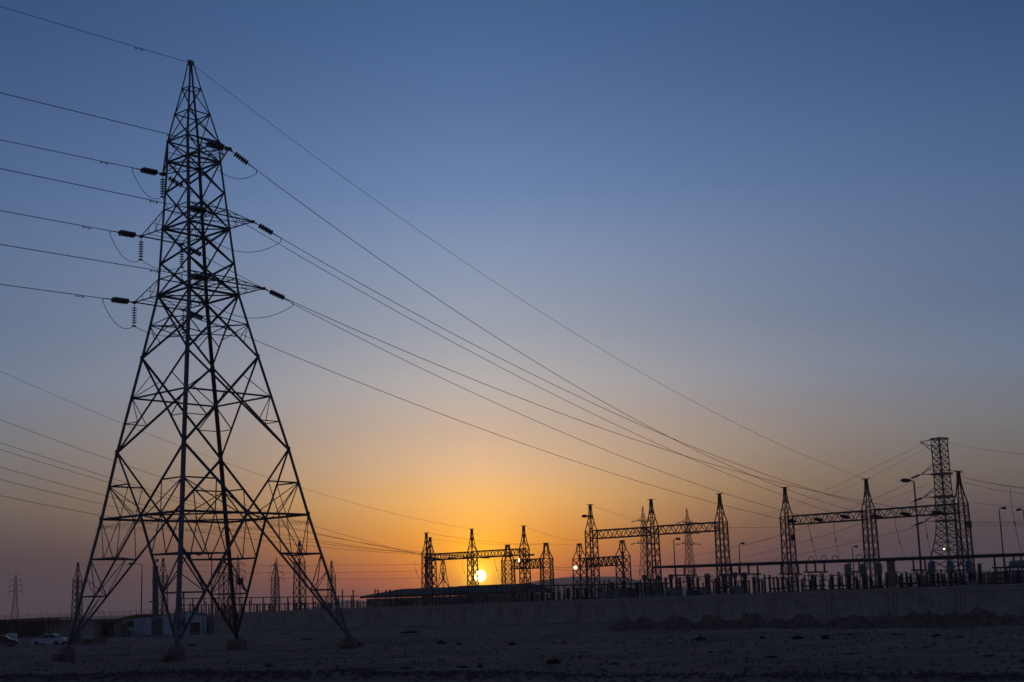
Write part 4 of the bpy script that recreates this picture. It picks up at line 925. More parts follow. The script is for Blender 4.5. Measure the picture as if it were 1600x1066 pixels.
cm_ = MB(); cm_.box((0, 0, 0), (step - .38, .34, .12)); cm_.box((0, .0, .09), (step - .38, .2, .08)); cop = cm_.build('coping', CONC_P, wall)
pr = MB(); pr.box((0, 0, (WH + .1) / 2 - .3), (.42, .42, WH + .7)); pr.box((0, 0, WH + .16), (.54, .72, .14)); pier = pr.build('pier', CONC_P, wall)
first = {0: True, 1: True, 'c': True, 'p': True}
def use(o, k):
    if first.get(k): first[k] = False; return o
    c = o.copy(); COL.objects.link(c); return c
zb = gz(P0.x, P0.y)
for i in range(NW + 1):
    q = P0 + wd * step * i; z = gz(q.x, q.y) - zb
    o = use(pier, 'p'); o.location = (step * i, 0, z)
    if i < NW:
        k = i % 2; o = use(pm[k], k); o.location = (step * i + .21, 0, z)
        o = use(cop, 'c'); o.location = (step * (i + .5), 0, z + WH + .06)
# left compound wall with barbed wire arms
Q1 = P0; Q0 = Vector((-128, 277, 0)); ld = (Q0 - Q1); LL = ld.length; ld.normalize(); lyaw = math.atan2(ld.y, ld.x); LS = 5.2; nL = int(LL / LS)
lwall = empty('boundary_wall', Q1 + Vector((0, 0, gz(Q1.x, Q1.y))), 'plain grey wall with barbed wire arms behind the cabins at left', 'wall', rz=lyaw)
lp = MB(); lp.box((LS / 2, 0, 1.3), (LS - .3, .14, 3.1)); lpan = lp.build('panel', CONC_P, lwall); lq = MB(); lq.box((0, 0, 1.35), (.3, .3, 3.2)); lpier = lq.build('pier', CONC_P, lwall)
first.update({'lp': True, 'lq': True, 'la': True})
la = MB(); la.prism((0, 0, 2.85), (0, 0, 3.7), .07); la.prism((0, 0, 3.7), (0, .5, 4.15), .06); larm = la.build('barbed_wire_arm', STEEL_DARK, lwall)
for i in range(nL + 1):
    q = Q1 + ld * LS * i; z = gz(q.x, q.y) - gz(Q1.x, Q1.y)
    o = use(lpier, 'lq'); o.location = (LS * i, 0, z)
    if i < nL: o = use(lpan, 'lp'); o.location = (LS * i + .15, 0, z)
n = int(LL / 1.3); st = MB()
zend = gz(Q0.x, Q0.y) - gz(Q1.x, Q1.y)
for i in range(n):
    if rng.random() < .12: continue
    o = use(larm, 'la'); x_ = 1.3 * i + rng.uniform(-.2, .2); o.location = (x_, 0, zend * x_ / LL); o.scale = (1, 1, rng.uniform(.95, 1.06))
for k, (yy, zz) in enumerate(((0, 3.1), (0, 3.4), (.05, 3.72), (.25, 3.93), (.48, 4.13))):
    st.tube([Vector((LL * i / 30, yy, zz + zend * i / 30)) for i in range(31)], .018, 3)
tag(st.build('barbed_wire', STEEL_DARK, lwall), kind='stuff')
# ---------------------------------------------------------------- landmarks for labels
F_ = 2217 / 1600
def sx(x, y): return x / y       # bearing
LM = [(-.355, 'the left edge'), (-.2505, 'the dark mast'), (-.15, 'the tallest lone column'), (-.108, 'the low building'), (-.0641, "left gantry's left column"), (-.0322, "left gantry's middle column"), (.0041, "left gantry's right column"), (.0512, "middle gantry's left column"), (.094, "middle gantry's centre column"), (.1422, "middle gantry's right column"), (.1883, "right gantry's left column"), (.2457, "right gantry's centre column"), (.2825, 'the big lamp post'), (.3108, "right gantry's right column")]
ORD = ['first', 'second', 'third', 'fourth', 'fifth', 'sixth', 'seventh', 'eighth', 'ninth', 'tenth', 'eleventh', 'twelfth', 'thirteenth', 'fourteenth', 'fifteenth', 'sixteenth', 'seventeenth', 'eighteenth', 'nineteenth', 'twentieth', 'twenty-first', 'twenty-second', 'twenty-third', 'twenty-fourth', 'twenty-fifth', 'twenty-sixth', 'twenty-seventh', 'twenty-eighth', 'twenty-ninth', 'thirtieth']
ORD += [f'{q}-{o}' for q in ('thirty', 'forty') for o in ORD[:9]]
def labels(items, desc):        # items: [(bearing)] -> label that singles each out by rank right of its landmark
    out = [None] * len(items); per = {}
    for i in sorted(range(len(items)), key=lambda i: items[i]):
        b = items[i]; lm = max([l for l in LM if l[0] <= b + 1e-6] or [LM[0]], key=lambda l: l[0])
        per.setdefault(lm[1], 0); k = per[lm[1]]; per[lm[1]] += 1
        out[i] = f'{desc}, {ORD[k]} right of {lm[1]}'
    return out
# ---------------------------------------------------------------- substation equipment
def ribbed(m, z0, z1, r0, r1, n=9, seg=8, x=0, y=0):
    pr = []
    for i in range(n):
        t0 = (z1 - z0) * i / n; dt_ = (z1 - z0) / n; rr_ = r0 + (r1 - r0) * i / n
        pr += [(t0, rr_ * .55), (t0 + dt_ * .4, rr_ * .6), (t0 + dt_ * .7, rr_), (t0 + dt_ * .8, rr_)]
    pr.append((z1 - z0, r0 * .5)); m.lathe(Vector((x, y, z0)), Vector((x, y, z1)), pr, seg)
def stand(m, h, w, b_=.09):
    for sx_ in (-1, 1):
        for sy in (-1, 1): m.prism((sx_ * w, sy * w, 0), (sx_ * w, sy * w, h), b_)
    for z0, z1 in ((0, h / 2), (h / 2, h)):
        for s in (-1, 1): m.prism((-w, s * w, z0), (w, s * w, z1), b_ * .6); m.prism((s * w, -w, z1), (s * w, w, z0), b_ * .6)
    m.box((0, 0, h), (w * 2.4, w * 2.4, .1))
def mk(kind):
    if kind == 'ct':          # tall transformer with a big grey head, 7.0 m
        e = empty('current_transformer', (0, 0, 0)); m = MB(); stand(m, 2.5, .4); m.build('stand', STEEL_DARK, e)
        m = MB(); m.box((0, 0, 2.95), (.8, .8, .8)); m.build('base_tank', GREY, e)
        m = MB(); ribbed(m, 3.35, 5.3, .36, .27, 12); m.build('insulator', PORC, e)
        m = MB(); m.lathe(Vector((0, 0, 5.3)), Vector((0, 0, 7)), [(0, .3), (.12, .42), (.2, .45), (1.35, .45), (1.5, .36), (1.66, .12)], 12); m.box((0, 0, 6.2), (1.3, .12, .12)); m.build('head', GREY, e); return e, 7.0
    if kind == 'ctm':         # medium, dark, 5.2 m
        e = empty('voltage_transformer', (0, 0, 0)); m = MB(); stand(m, 2.3, .32); m.build('stand', STEEL_DARK, e)
        m = MB(); m.box((0, 0, 2.6), (.75, .6, .6)); m.build('base_tank', GREY, e)
        m = MB(); ribbed(m, 2.9, 4.9, .33, .26, 11); m.build('insulator', PORC, e)
        m = MB(); m.lathe(Vector((0, 0, 4.9)), Vector((0, 0, 5.2)), [(0, .2), (.15, .22), (.3, .08)], 8); m.prism((0, 0, 5.1), (.5, 0, 5.15), .05); m.build('head', GREY, e); return e, 5.2
    if kind == 'brk':         # breaker with a grey cabinet, 5.6 m
        e = empty('circuit_breaker', (0, 0, 0)); m = MB(); stand(m, 1.6, .45); m.build('stand', STEEL_DARK, e)
        m = MB(); m.box((0, 0, 2.3), (1.5, .9, 1.35)); m.box((.9, 0, 2.5), (.4, .5, .6)); m.lathe(Vector((0, 0, 2.9)), Vector((0, 0, 3.3)), [(0, .5), (.3, .45), (.4, .3)], 10); m.build('mechanism_box', GREY, e)
        m = MB(); ribbed(m, 3.3, 5.0, .3, .26, 9); m.build('insulator', PORC, e)
        m = MB(); m.box((0, 0, 5.25), (.4, .4, .6)); m.prism((0, 0, 5.4), (.8, 0, 5.1), .06); m.build('head', DGREY, e); return e, 5.6
    if kind == 'brk2':        # breaker with a broad black head, 5.4 m
        e = empty('circuit_breaker', (0, 0, 0)); m = MB(); stand(m, 2.2, .35); m.build('stand', STEEL_DARK, e)
        m = MB(); ribbed(m, 2.2, 3.7, .28, .24, 8); m.build('insulator', PORC, e)
        m = MB(); ribbed(m, 3.7, 5.35, .52, .5, 7); m.build('interrupter', PORC, e); return e, 5.4
    if kind == 'disc':        # disconnector: two posts and a blade, 4.8 m
        e = empty('disconnector', (0, 0, 0)); m = MB()
        for s in (-1, 1): m.prism((s * .7, 0, 0), (s * .7, 0, 2.6), .14)
        m.box((0, 0, 2.65), (2.2, .35, .16)); m.build('frame', STEEL_DARK, e)
        for s in (-1, 1): m = MB(); ribbed(m, 2.72, 4.4, .15, .13, 8, 7, s * .7); m.build('insulator', PORC, e)
        m = MB(); m.prism((-.9, 0, 4.5), (.9, 0, 4.5), .12); m.prism((0, 0, 4.5), (.15, 0, 4.9), .05); m.build('blade', STEEL, e); return e, 4.8
    e = empty('post_insulator', (0, 0, 0)); m = MB(); m.prism((-.1, 0, 0), (-.1, 0, 2.5), .09); m.prism((.1, 0, 0), (.1, 0, 2.5), .09); m.box((0, 0, 2.5), (.45, .3, .08)); m.build('stand', STEEL_DARK, e)
    m = MB(); ribbed(m, 2.54, 4.3, .17, .14, 9, 7); m.build('insulator', PORC, e)
    m = MB(); m.box((0, 0, 4.38), (.22, .16, .16)); m.build('clamp', STEEL, e); return e, 4.5
DESC = {'ct': 'tall black-ribbed transformer with big pale head', 'ctm': 'mid-height black-ribbed transformer behind the wall', 'brk': 'breaker with a bulky grey box and ribbed post', 'brk2': 'breaker with a broad black ribbed head', 'disc': 'two-post disconnector with a bar across its top', 'post': 'slim ribbed post insulator'}
CAT = {'ct': 'transformer', 'ctm': 'transformer', 'brk': 'circuit breaker', 'brk2': 'circuit breaker', 'disc': 'disconnector', 'post': 'insulator'}
GRP = {'ct': 'tall transformers with pale heads', 'ctm': 'mid-height transformers', 'brk': 'breakers with grey boxes', 'brk2': 'breakers with black heads', 'disc': 'disconnectors', 'post': 'post insulators behind the wall'}
proto = {}
for kind in DESC:
    its = [q for q in D['eq'] if q[0] == kind]
    if not its: continue
    lb = labels([q[1] / q[2] for q in its], DESC[kind])
    e, h0 = mk(kind); tr = tree_of(e)
    for i, (q, l_) in enumerate(zip(its, lb)):
        z0 = gz(q[1], q[2]); s_ = (q[3] - z0) / h0
        sc = (max(.9, min(1.2, s_)), max(.9, min(1.2, s_)), s_)
        if i == 0: o = e; o.location = (q[1], q[2], z0); o.scale = sc; o.rotation_euler = (0, 0, wyaw); o['label'] = l_
        else: o = copy_tree(e, tr, (q[1], q[2], z0), wyaw + rng.uniform(-.06, .06), l_, sc)
        o['category'] = CAT[kind]; o['group'] = GRP[kind]
# low portals with three small posts on top
its = D['low']; lb = labels([q[0] / q[1] for q in its], 'low steel portal topped by three small ribbed posts')
e = empty('switch_portal', (0, 0, 0)); m = MB()
for s in (-1, 1):
    for k in (-.15, .15): m.prism((s * 1.3 + k, 0, 0), (s * 1.3 + k, 0, 3.4), .08)
    for k in range(5): m.prism((s * 1.3 - .15, 0, k * .68), (s * 1.3 + .15, 0, k * .68 + .68), .05)
m.build('frame', STEEL_DARK, e); m = MB(); m.box((0, 0, 3.45), (3.6, .2, .18)); m.box((0, .6, 3.0), (3.4, .1, .12)); m.build('crossbeam', STEEL_DARK, e)
for x_ in (-1.4, 0, 1.4): m = MB(); ribbed(m, 3.54, 4.7, .17, .15, 6, 7, x_); m.build('post_insulator', PORC, e)
m = MB(); m.tube([(-1.4, 0, 4.75), (-.7, 0, 4.6), (0, 0, 4.78), (.7, 0, 4.62), (1.4, 0, 4.75)], .035, 4); m.build('connecting_lead', WIRE, e)
tr = tree_of(e)
for i, (q, l_) in enumerate(zip(its, lb)):
    z0 = gz(q[0], q[1]); s_ = (q[2] - z0) / 4.8; sc = (1, 1, s_)
    if i == 0: o = e; o.location = (q[0], q[1], z0); o.scale = sc; o.rotation_euler = (0, 0, wyaw); o['label'] = l_
    else: o = copy_tree(e, tr, (q[0], q[1], z0), wyaw + rng.uniform(-.05, .05), l_, sc)
    o['category'] = 'switch portal'; o['group'] = 'low portals with small posts'
# slack leads strung between the equipment
for i, ((ax, ay, az_), (bx_, by_, bz_)) in enumerate(D['leads']):
    a = Vector((ax, ay, az_)); b_ = Vector((bx_, by_, bz_)); pts = [lerp(a, b_, t_ / 10) - Vector((0, 0, 4 * .35 * (t_ / 10) * (1 - t_ / 10))) for t_ in range(11)]
    wire('slack_lead', pts, .03, f'{ORD[i]} slack lead from the left strung between equipment under the thick tubes', 'cable', 'slack leads between the equipment', 4)
# cabinets
its = D['cab']; lb = labels([q[0][0] / q[0][1] for q in its], 'low grey control cabinet peeping over the wall')
for (c, w_), l_ in zip(its, lb):
    z0 = gz(c[0], c[1]); h = c[2] - z0; o_ = Vector((c[0], c[1], z0)); e = empty('control_cabinet', o_, l_, 'cabinet', 'control cabinets', wyaw)
    m = MB(); m.box((0, 0, h * .5 + .2), (w_, .9, h - .4)); m.box((0, 0, h - .12), (w_ + .15, 1.05, .08)); m.build('cabinet_body', DGREY if rng.random() < .5 else GREY, e)
    m = MB(); m.box((-w_ * .24, -.47, h * .5 + .2), (w_ * .42, .04, h * .8 - .4)); m.build('door', DGREY, e)
    m = MB()
    for s in (-1, 1): m.prism((s * w_ * .4, 0, 0), (s * w_ * .4, 0, .5), .12)
    m.build('plinth', CONC, e)
# busbars
def tube_thing(name, a, b_, r_, label, n=8):
    m = MB(); m.tube([Vector(a), lerp(a, b_, .5), Vector(b_)], r_, n); return tag(m.build(name, STEEL_DARK, None, a, True), label, 'busbar')
bA = [Vector(q) for q in D['busA']]
for k, (dy, dz, w_) in enumerate(((0, 0, 'nearest'), (3.2, .02, 'middle'), (6.4, .04, 'farthest'))):
    tube_thing('busbar', bA[0] + wn * dy + Vector((0, 0, dz)), bA[1] + wn * dy + Vector((0, 0, dz)), .19, f'{w_} of the three thick tubes spanning the right half above the wall')
bB = [Vector(q) for q in D['busB']]
tube_thing('busbar', bB[0], bB[1], .12, 'thin dark tube left of the middle gantry centre column, above the wall')
bC = [Vector(q) for q in D['busC']]; tube_thing('busbar', bC[0], bC[1], .09, 'upper thin tube behind the big tower feet')
bD = [Vector(q) for q in D['busC2']]; tube_thing('busbar', bD[0], bD[1], .09, 'lower thin tube behind the big tower feet')
# bus supports: frame with a crossbeam, three ribbed posts carrying the tube
bl = labels([((a[0] + b_[0]) / (a[1] + b_[1])) for a, b_ in D['bus_support']], 'steel portal with ribbed posts under thick tubes')
for (a, b_), l_ in zip(D['bus_support'], bl):
    a = Vector(a); b_ = Vector(b_); c = (a + b_) / 2; z0 = gz(c.x, c.y); o_ = Vector((c.x, c.y, z0)); e = empty('busbar_support', o_, l_, 'busbar support', 'portals under the thick tubes')
    d = (b_ - a); L_ = d.length; d.normalize(); m = MB()
    for t_ in (.25, .75):
        p_ = lerp(a, b_, t_); p0_ = Vector((p_.x, p_.y, z0))
        for k in (-.22, .22): m.prism(p0_ + d * k, p_ + d * k, .09)
        nseg = 6
        for i in range(nseg):
            za, zb_ = (p_.z - z0) * i / nseg, (p_.z - z0) * (i + 1) / nseg; s = 1 if i % 2 else -1
            m.prism(p0_ + d * .22 * s + Vector((0, 0, za)), p0_ - d * .22 * s + Vector((0, 0, zb_)), .06)
    m.build('frame', STEEL, e, o_)
    m = MB(); m.prism(a, b_, .2); m.build('crossbeam', STEEL_DARK, e, o_)
    t3 = (.12, .5, .88) if L_ > 3 else (.15, .85)
    for t_ in t3:
        p_ = lerp(a, b_, t_); tz = lerp(bA[0], bA[1], (p_.x - bA[0].x) / (bA[1].x - bA[0].x)).z
        m = MB(); ribbed(m, p_.z + .1, tz - .12, .19, .17, 7, 7, p_.x, p_.y); m.build('post_insulator', PORC, e, o_)
# posts carrying the other tubes
for bus, n_, w_, ds in ((bB, 14, 'thin tube left of the middle gantry', 1.55), (bC, 15, 'upper thin tube behind the tower feet', 1.3)):
    its = [lerp(bus[0], bus[1], (i + .5) / n_) for i in range(n_)]
    for i, p_ in enumerate(its):
        z0 = gz(p_.x, p_.y); o_ = Vector((p_.x, p_.y, z0)); e = empty('post_insulator', o_, f'{ORD[i]} ribbed support from the left under the {w_}', 'insulator', f'supports under the {w_}')
        m = MB(); ribbed(m, p_.z - ds, p_.z - .1, .19, .17, 6, 7, p_.x, p_.y); m.build('insulator', PORC, e, o_)
        m = MB(); m.prism((p_.x, p_.y, z0), (p_.x, p_.y, p_.z - ds), .16); m.box((p_.x, p_.y, p_.z - ds), (.8, .5, .1), wyaw); m.build('stand', STEEL_DARK, e, o_)
# arched connectors on top of the thick tubes
for i, px in enumerate((1253.6, 1271.5, 1289, 1324, 1340.5)):
    best = min((abs((lerp(bA[0], bA[1], j / 400).x / lerp(bA[0], bA[1], j / 400).y) - (.2035 + (px - 1253.6) * .000474)), j) for j in range(401)); c = lerp(bA[0], bA[1], best[1] / 400)
    m = MB(); dd = (bA[1] - bA[0]).normalized(); m.tube([c + dd * .42 * math.cos(a) + Vector((0, 0, .1 + .62 * math.sin(a))) for a in [math.pi * k / 10 for k in range(11)]], .05, 5)
    tag(m.build('arched_connector', WIRE, None, c), f'{ORD[i]} small hoop from the left standing on the thick tubes', 'connector', 'hoops on the thick tubes')
# ---------------------------------------------------------------- lamp posts
ll = ['lamp post left of the dark mast with its head to the left', 'lamp post seen through the big tower centre, head to the left', 'slim lamp post right of the middle gantry centre column', 'slim lamp post between the middle and right gantries', 'tallest lamp post, in front of the square-topped tower', 'small lamp post behind the right gantry left bay', 'lamp post near the right edge with its head to the right', 'lamp post cut by the right edge']
for (x, y, z, s, h), lb in zip(D['lamps'], ll):
    z0 = gz(x, y); o_ = Vector((x, y, z0)); e = empty('lamp_post', o_, lb, 'street lamp', 'lamp posts'); big = h > 15; m = MB()
    k = 1.35 if big else 1
    m.tube([o_, Vector((x, y, z - .1))], .13 * k, 8, .075 * k); m.box(o_ + Vector((0, 0, .1)), (.5, .5, .2)); m.build('pole', STEEL, e, o_)
    ar = 1.5 if x < 0 else .35 * k; m = MB(); tip = Vector((x + s * ar, y, z + (.08 if x < 0 else .1))); m.tube([Vector((x, y, z - .12)), Vector((x + s * .2, y, z - .02)), tip], .05 * k, 6); m.build('arm', STEEL, e, o_)
    L_ = (.75 if x < 0 else .5) * k * (1.7 if big else 1); hd = Vector((s, 0, -.08 if not big else .05)).normalized(); m = MB()
    m.lathe(tip - hd * .1, tip + hd, [(0, .05 * k), (.15 * k, .13 * k), (.4 * k, .2 * k), (.75 * k, .2 * k), (L_ + .2 * k, .07 * k)], 9); hdo = m.build('lamp_head', DGREY, e, o_, True)
    m = MB(); q = tip + hd * .5 * k; m.box(q - Vector((0, 0, .14 * k)), (.45 * k, .2 * k, .1 * k)); m.build('lens', GREY, hdo, o_)
# floodlights lit on the gantries
fl_lab = ['bright lit floodlight on the short gantry column left of the middle gantry', 'small lit floodlight beside the left gantry left column', 'small warm lit floodlight at the foot of the square-topped tower', 'lit white panel lamp beside the right column of the left gantry']
for (x, y, z), lb, r_, mt in zip(D['lit'], fl_lab, (.32, .16, .11, .2), (LAMP, LAMP_D, LAMP, LAMP)):
    o_ = Vector((x, y, z)); e = empty('floodlight', o_, lb, 'floodlight', 'lit floodlights'); m = MB()
    if 'panel' in lb: m.box(o_, (.3, .1, .8)); fs_ = MB(); fs_.box(o_ - Vector((0, .07, 0)), (.2, .03, .62))
    else:
        fs_ = MB(); fs_.lathe(o_ - Vector((0, .06, 0)), o_ - Vector((0, 1, 0)), [(0, r_), (.03, r_ * .9), (.06, r_ * .5)], 12)
        m.lathe(o_ + Vector((0, .25, 0)), o_ - Vector((0, .06, 0)), [(0, r_ * .5), (.2, r_), (.3, r_ * 1.02)], 12)
    m.tube([o_ + Vector((0, .2, 0)), o_ + Vector((.3, .4, -.5))], .04, 4); m.build('housing', DGREY, e, o_); fs_.build('lens', mt, e, o_)
g0 = D['gantry']['mid'][0]; o_ = Vector((g0[0] - .75, g0[1] - .6, gz(g0[0], g0[1]) + 16.2)); e = empty('floodlight', o_, 'unlit lamp head bracketed left of the middle gantry left peak', 'floodlight'); m = MB()
m.lathe(o_ + Vector((.3, 0, 0)), o_ - Vector((1, 0, 0)), [(0, .08), (.3, .22), (.7, .26), (1.0, .12)], 9); m.build('housing', DGREY, e, o_); m = MB(); m.tube([o_ + Vector((.2, 0, .05)), o_ + Vector((.9, .5, .1))], .06, 5); m.build('bracket', STEEL, e, o_)
for key, i, hh_, lb in (('right', 0, 10.7, 'small dark box on the left column of the right gantry'), ('right', 2, 10.9, 'small dark box on the right column of the right gantry'), ('left', 2, 11.0, 'small dark box on the right column of the left gantry')):
    g0 = D['gantry'][key][i]; o_ = Vector((g0[0] + .55, g0[1] - .9, gz(g0[0], g0[1]) + hh_)); e = empty('junction_box', o_, lb, 'junction box'); m = MB(); m.box(o_, (.6, .35, .75)); m.box(o_ + Vector((0, -.1, .42)), (.7, .6, .06)); m.build('box_shell', DGREY, e, o_); m = MB(); m.box(o_ - Vector((0, .19, 0)), (.45, .03, .6)); m.build('lid', STEEL_DARK, e, o_)
# dark mast at the left
mx_ = Vector(D['ob']['mast_top']); mb_ = Vector(D['ob']['mast']); z0 = gz(mb_.x, mb_.y); o_ = Vector((mb_.x, mb_.y, z0)); e = empty('mast', o_, 'thick dark tapering mast with small horns on top behind the cabins', 'mast')
m = MB(); m.tube([o_, Vector((mx_.x, mx_.y, mx_.z - 3))], .66, 12, .5); m.tube([Vector((mx_.x, mx_.y, mx_.z - 3)), mx_], .56, 12, .5); m.build('shaft', DGREY, e, o_, False)
m = MB(); m.lathe(mx_, mx_ + Vector((0, 0, 1)), [(0, .6), (.15, .62), (.3, .3), (.5, .12), (1.1, .06)], 10); m.build('cap', DGREY, e, o_)
for s in (-1, 1): m = MB(); q = mx_ + Vector((s * .33, 0, .95)); m.lathe(q, q + Vector((0, 0, 1)), [(0, .05), (.15, .2), (.35, .26), (.55, .18), (.7, .03)], 8); m.build('horn', DGREY, e, o_)
m = MB(); m.tube([mx_, mx_ + Vector((.1, 0, 3.0))], .03, 4); m.build('whip_aerial', STEEL_DARK, e, o_)
m = MB(); q = Vector((mx_.x - .85, mx_.y, z0 + 5.6)); m.box(q, (.5, .3, .25)); m.prism(q, q + Vector((.5, 0, 0)), .07); m.build('bracket', DGREY, e, o_)
# concrete post, yellow box, transformer, distant block
c = Vector(D['conc']); z0 = gz(c.x, c.y); m = MB(); m.box((c.x, c.y, (z0 + c.z) / 2), (.62, .62, c.z - z0), wyaw); m.box((c.x, c.y, c.z + .05), (.75, .75, .1), wyaw); tag(m.build('concrete_post', CONC, None, (c.x, c.y, z0)), 'pale square concrete post rising from the wall right of the centre gantry column', 'post')
c = Vector(D['yellow']); z0 = gz(c.x, c.y); e = empty('equipment_box', (c.x, c.y, z0), 'small yellow box showing just above the wall beside the right gantry', 'box', None, wyaw); m = MB(); m.box((0, 0, (c.z - z0) / 2), (1.3, .8, c.z - z0)); m.build('box_shell', YEL, e); m = MB(); m.box((0, 0, c.z - z0 + .03), (1.4, .9, .06)); m.build('lid', YEL, e)
ta, tb = Vector(D['transf'][0]), Vector(D['transf'][1]); z0 = gz(ta.x, ta.y); o_ = Vector((ta.x + 2.5, ta.y + 1, z0)); e = empty('power_transformer', o_, 'big pale transformer with cooling fins at the right edge', 'transformer', None, wyaw); hh_ = ta.z - z0
m = MB(); m.box((0, 0, hh_ * .45), (4.2, 2.2, hh_ * .72)); m.build('tank', GREY, e)
for i in range(9): m = MB(); m.box((-2.0 + i * .5, -1.35, hh_ * .45), (.1, .5, hh_ * .6)); m.build('cooling_fin', GREY, e)
m = MB(); m.lathe(Vector((-2.3, 0, hh_ - .45)), Vector((2, 0, hh_ - .45)), [(0, .3), (.12, .48), (4.4, .48), (4.5, .3)], 12); m.build('oil_conservator', GREY, e)
for i in range(3): m = MB(); ribbed(m, hh_ * .82, hh_ + .6, .2, .13, 7, 7, -1.2 + i * 1.2, .7); m.build('bushing', PORC, e)
a, b_ = Vector(D['farbld'][0]), Vector(D['farbld'][1]); z0 = gz(a.x, a.y); e = empty('building', (a.x + 1.8, a.y, z0), 'small grey flat-roofed block far behind the equipment near the right edge', 'building'); m = MB(); m.box((0, 0, (a.z - z0) / 2), (b_.x - a.x + 1, 6, a.z - z0)); m.build('wall', BEIGE, e); m = MB(); m.box((0, 0, a.z - z0 + .1), (b_.x - a.x + 1.5, 6.6, .2)); m.build('roof', ROOF, e)
for i in (-1, 1): m = MB(); m.box((i * .9, -3.02, 3.4), (.8, .06, 1.0)); m.build('window', GLASS, e)
# control building
q0 = Vector(D['bld'][1]); q1 = Vector(D['bld'][2]); z0 = gz(q0.x, q0.y); byaw = wyaw + .28
bd = Vector((math.cos(byaw), math.sin(byaw), 0)); bn = Vector((-bd.y, bd.x, 0))
o_ = Vector((q0.x, q0.y, z0)) + bn * .0; e = empty('control_building', o_, 'long low control building with blue-grey roof behind the wall under the left gantry', 'building', None, byaw)
Lb, ew_ = 31.0, q0.z - z0; rdg = q1.z - z0; dep = 11.0
m = MB(); m.box((Lb / 2 + 1.2, dep / 2 + .8, (ew_ - .5) / 2), (Lb, dep, ew_ - .5)); m.build('wall', BEIGE, e)
m = MB(); vs = [(0, -.2, ew_ - .35), (Lb + 2.4, -.2, ew_ - .35), (Lb + 2.4, dep + 1.8, ew_ - .35), (0, dep + 1.8, ew_ - .35), (0, -.2, ew_), (Lb + 2.4, -.2, ew_), (Lb + 2.4, dep + 1.8, ew_), (0, dep + 1.8, ew_), (4.6, dep / 2 + .8, rdg), (Lb + 2.4, dep / 2 + .8, rdg)]
m.add(vs, [(3, 2, 1, 0), (0, 1, 5, 4), (1, 2, 6, 5), (2, 3, 7, 6), (3, 0, 4, 7), (4, 5, 9, 8), (6, 7, 8, 9), (7, 4, 8), (5, 6, 9)]); rf_ = m.build('roof', ROOF, e)
m = MB(); m.box((Lb / 2 + 9.5, dep / 2 + .8, rdg + .06), (Lb - 16, .5, .14)); m.build('ridge_cap', RUST, rf_)
for i in range(5):
    m = MB(); m.box((3.6 + i * 6.6, .76, ew_ * .42), (2.6 if i % 2 else 3.6, .1, ew_ * .72)); m.build('door' if i % 2 == 0 else 'window', SHEET_D if i % 2 else BEIGE, e)
    m = MB(); m.box((3.6 + i * 6.6, .6, ew_ * .82), (3.9, .5, .1)); m.build('canopy', CONC, e)
for i in range(6): m = MB(); m.box((1.2 + i * 6.6, .72, (ew_ - .5) / 2), (.5, .3, ew_ - .5)); m.build('pilaster', CONC, e)
# ---------------------------------------------------------------- left compound
OB = {k: Vector(v) for k, v in D['ob'].items()}
# carport
c = OB['canopy']; z0 = gz(c.x, c.y)
e = empty('carport', (c.x, c.y - 6, z0), 'open flat-roofed carport at the left edge with thin posts', 'shelter', None, rad(-4)); rtop = 3.35
m = MB(); m.box((-2, 0, rtop), (24, 5, .16)); m.box((-2, -2.5, rtop - .1), (24, .1, .3)); m.build('roof', SHEET_D, e)
for x_ in (-13.2, -8.4, -3.6, 1.3, 6.2, 9.6):
    for y_ in (-2.2, 2.2): m = MB(); m.prism((x_, y_, 0), (x_, y_, rtop - .05), .11); m.build('post', STEEL_DARK, e)
for i in range(10):
    m = MB(); m.box((-12.8 + i * 2.42, 2.45, 1.55), (2.36, .05, 3.0)); [m.box((-12.8 + i * 2.42 + k * .3 - .9, 2.40, 1.55), (.08, .05, 3.0)) for k in range(7)]; m.build('sheet_panel', SHEET_D, e)
# shed with dark doorway
c = OB['shed']; z0 = gz(c.x, c.y); e = empty('shed', (c.x, c.y, z0), 'low brown shed with a wide dark doorway between the tower leg and the cabins', 'shed', None, rad(3)); m = MB()
m.box((-1.55, 1.5, 1.3), (.95, 3, 2.6)); m.box((1.45, 1.5, 1.3), (1.2, 3, 2.6)); m.box((0, 3.0, 1.3), (4, .1, 2.6)); m.box((0, .02, 2.5), (2.0, .1, .25)); m.build('wall', BEIGE, e)
m = MB(); m.box((-.3, 1.2, 2.72), (5.2, 4.2, .14)); m.build('roof', SHEET_D, e)
m = MB(); m.box((-.1, 2.6, 1.2), (2.0, .05, 2.4)); m.build('doorway', DARKIN, e)  # dark panel inside the opening, its shade put into the colour
m = MB(); m.box((.55, -.1, .7), (.8, .5, 1.2)); m.box((2.5, .2, 1.0), (.5, 1.4, 2.0)); tag(m.build('stacked_crate', SHEET_D, None), 'dark crate leaning in the doorway of the brown shed', 'crate'); bpy.data.objects['stacked_crate'].location = (c.x, c.y, z0)
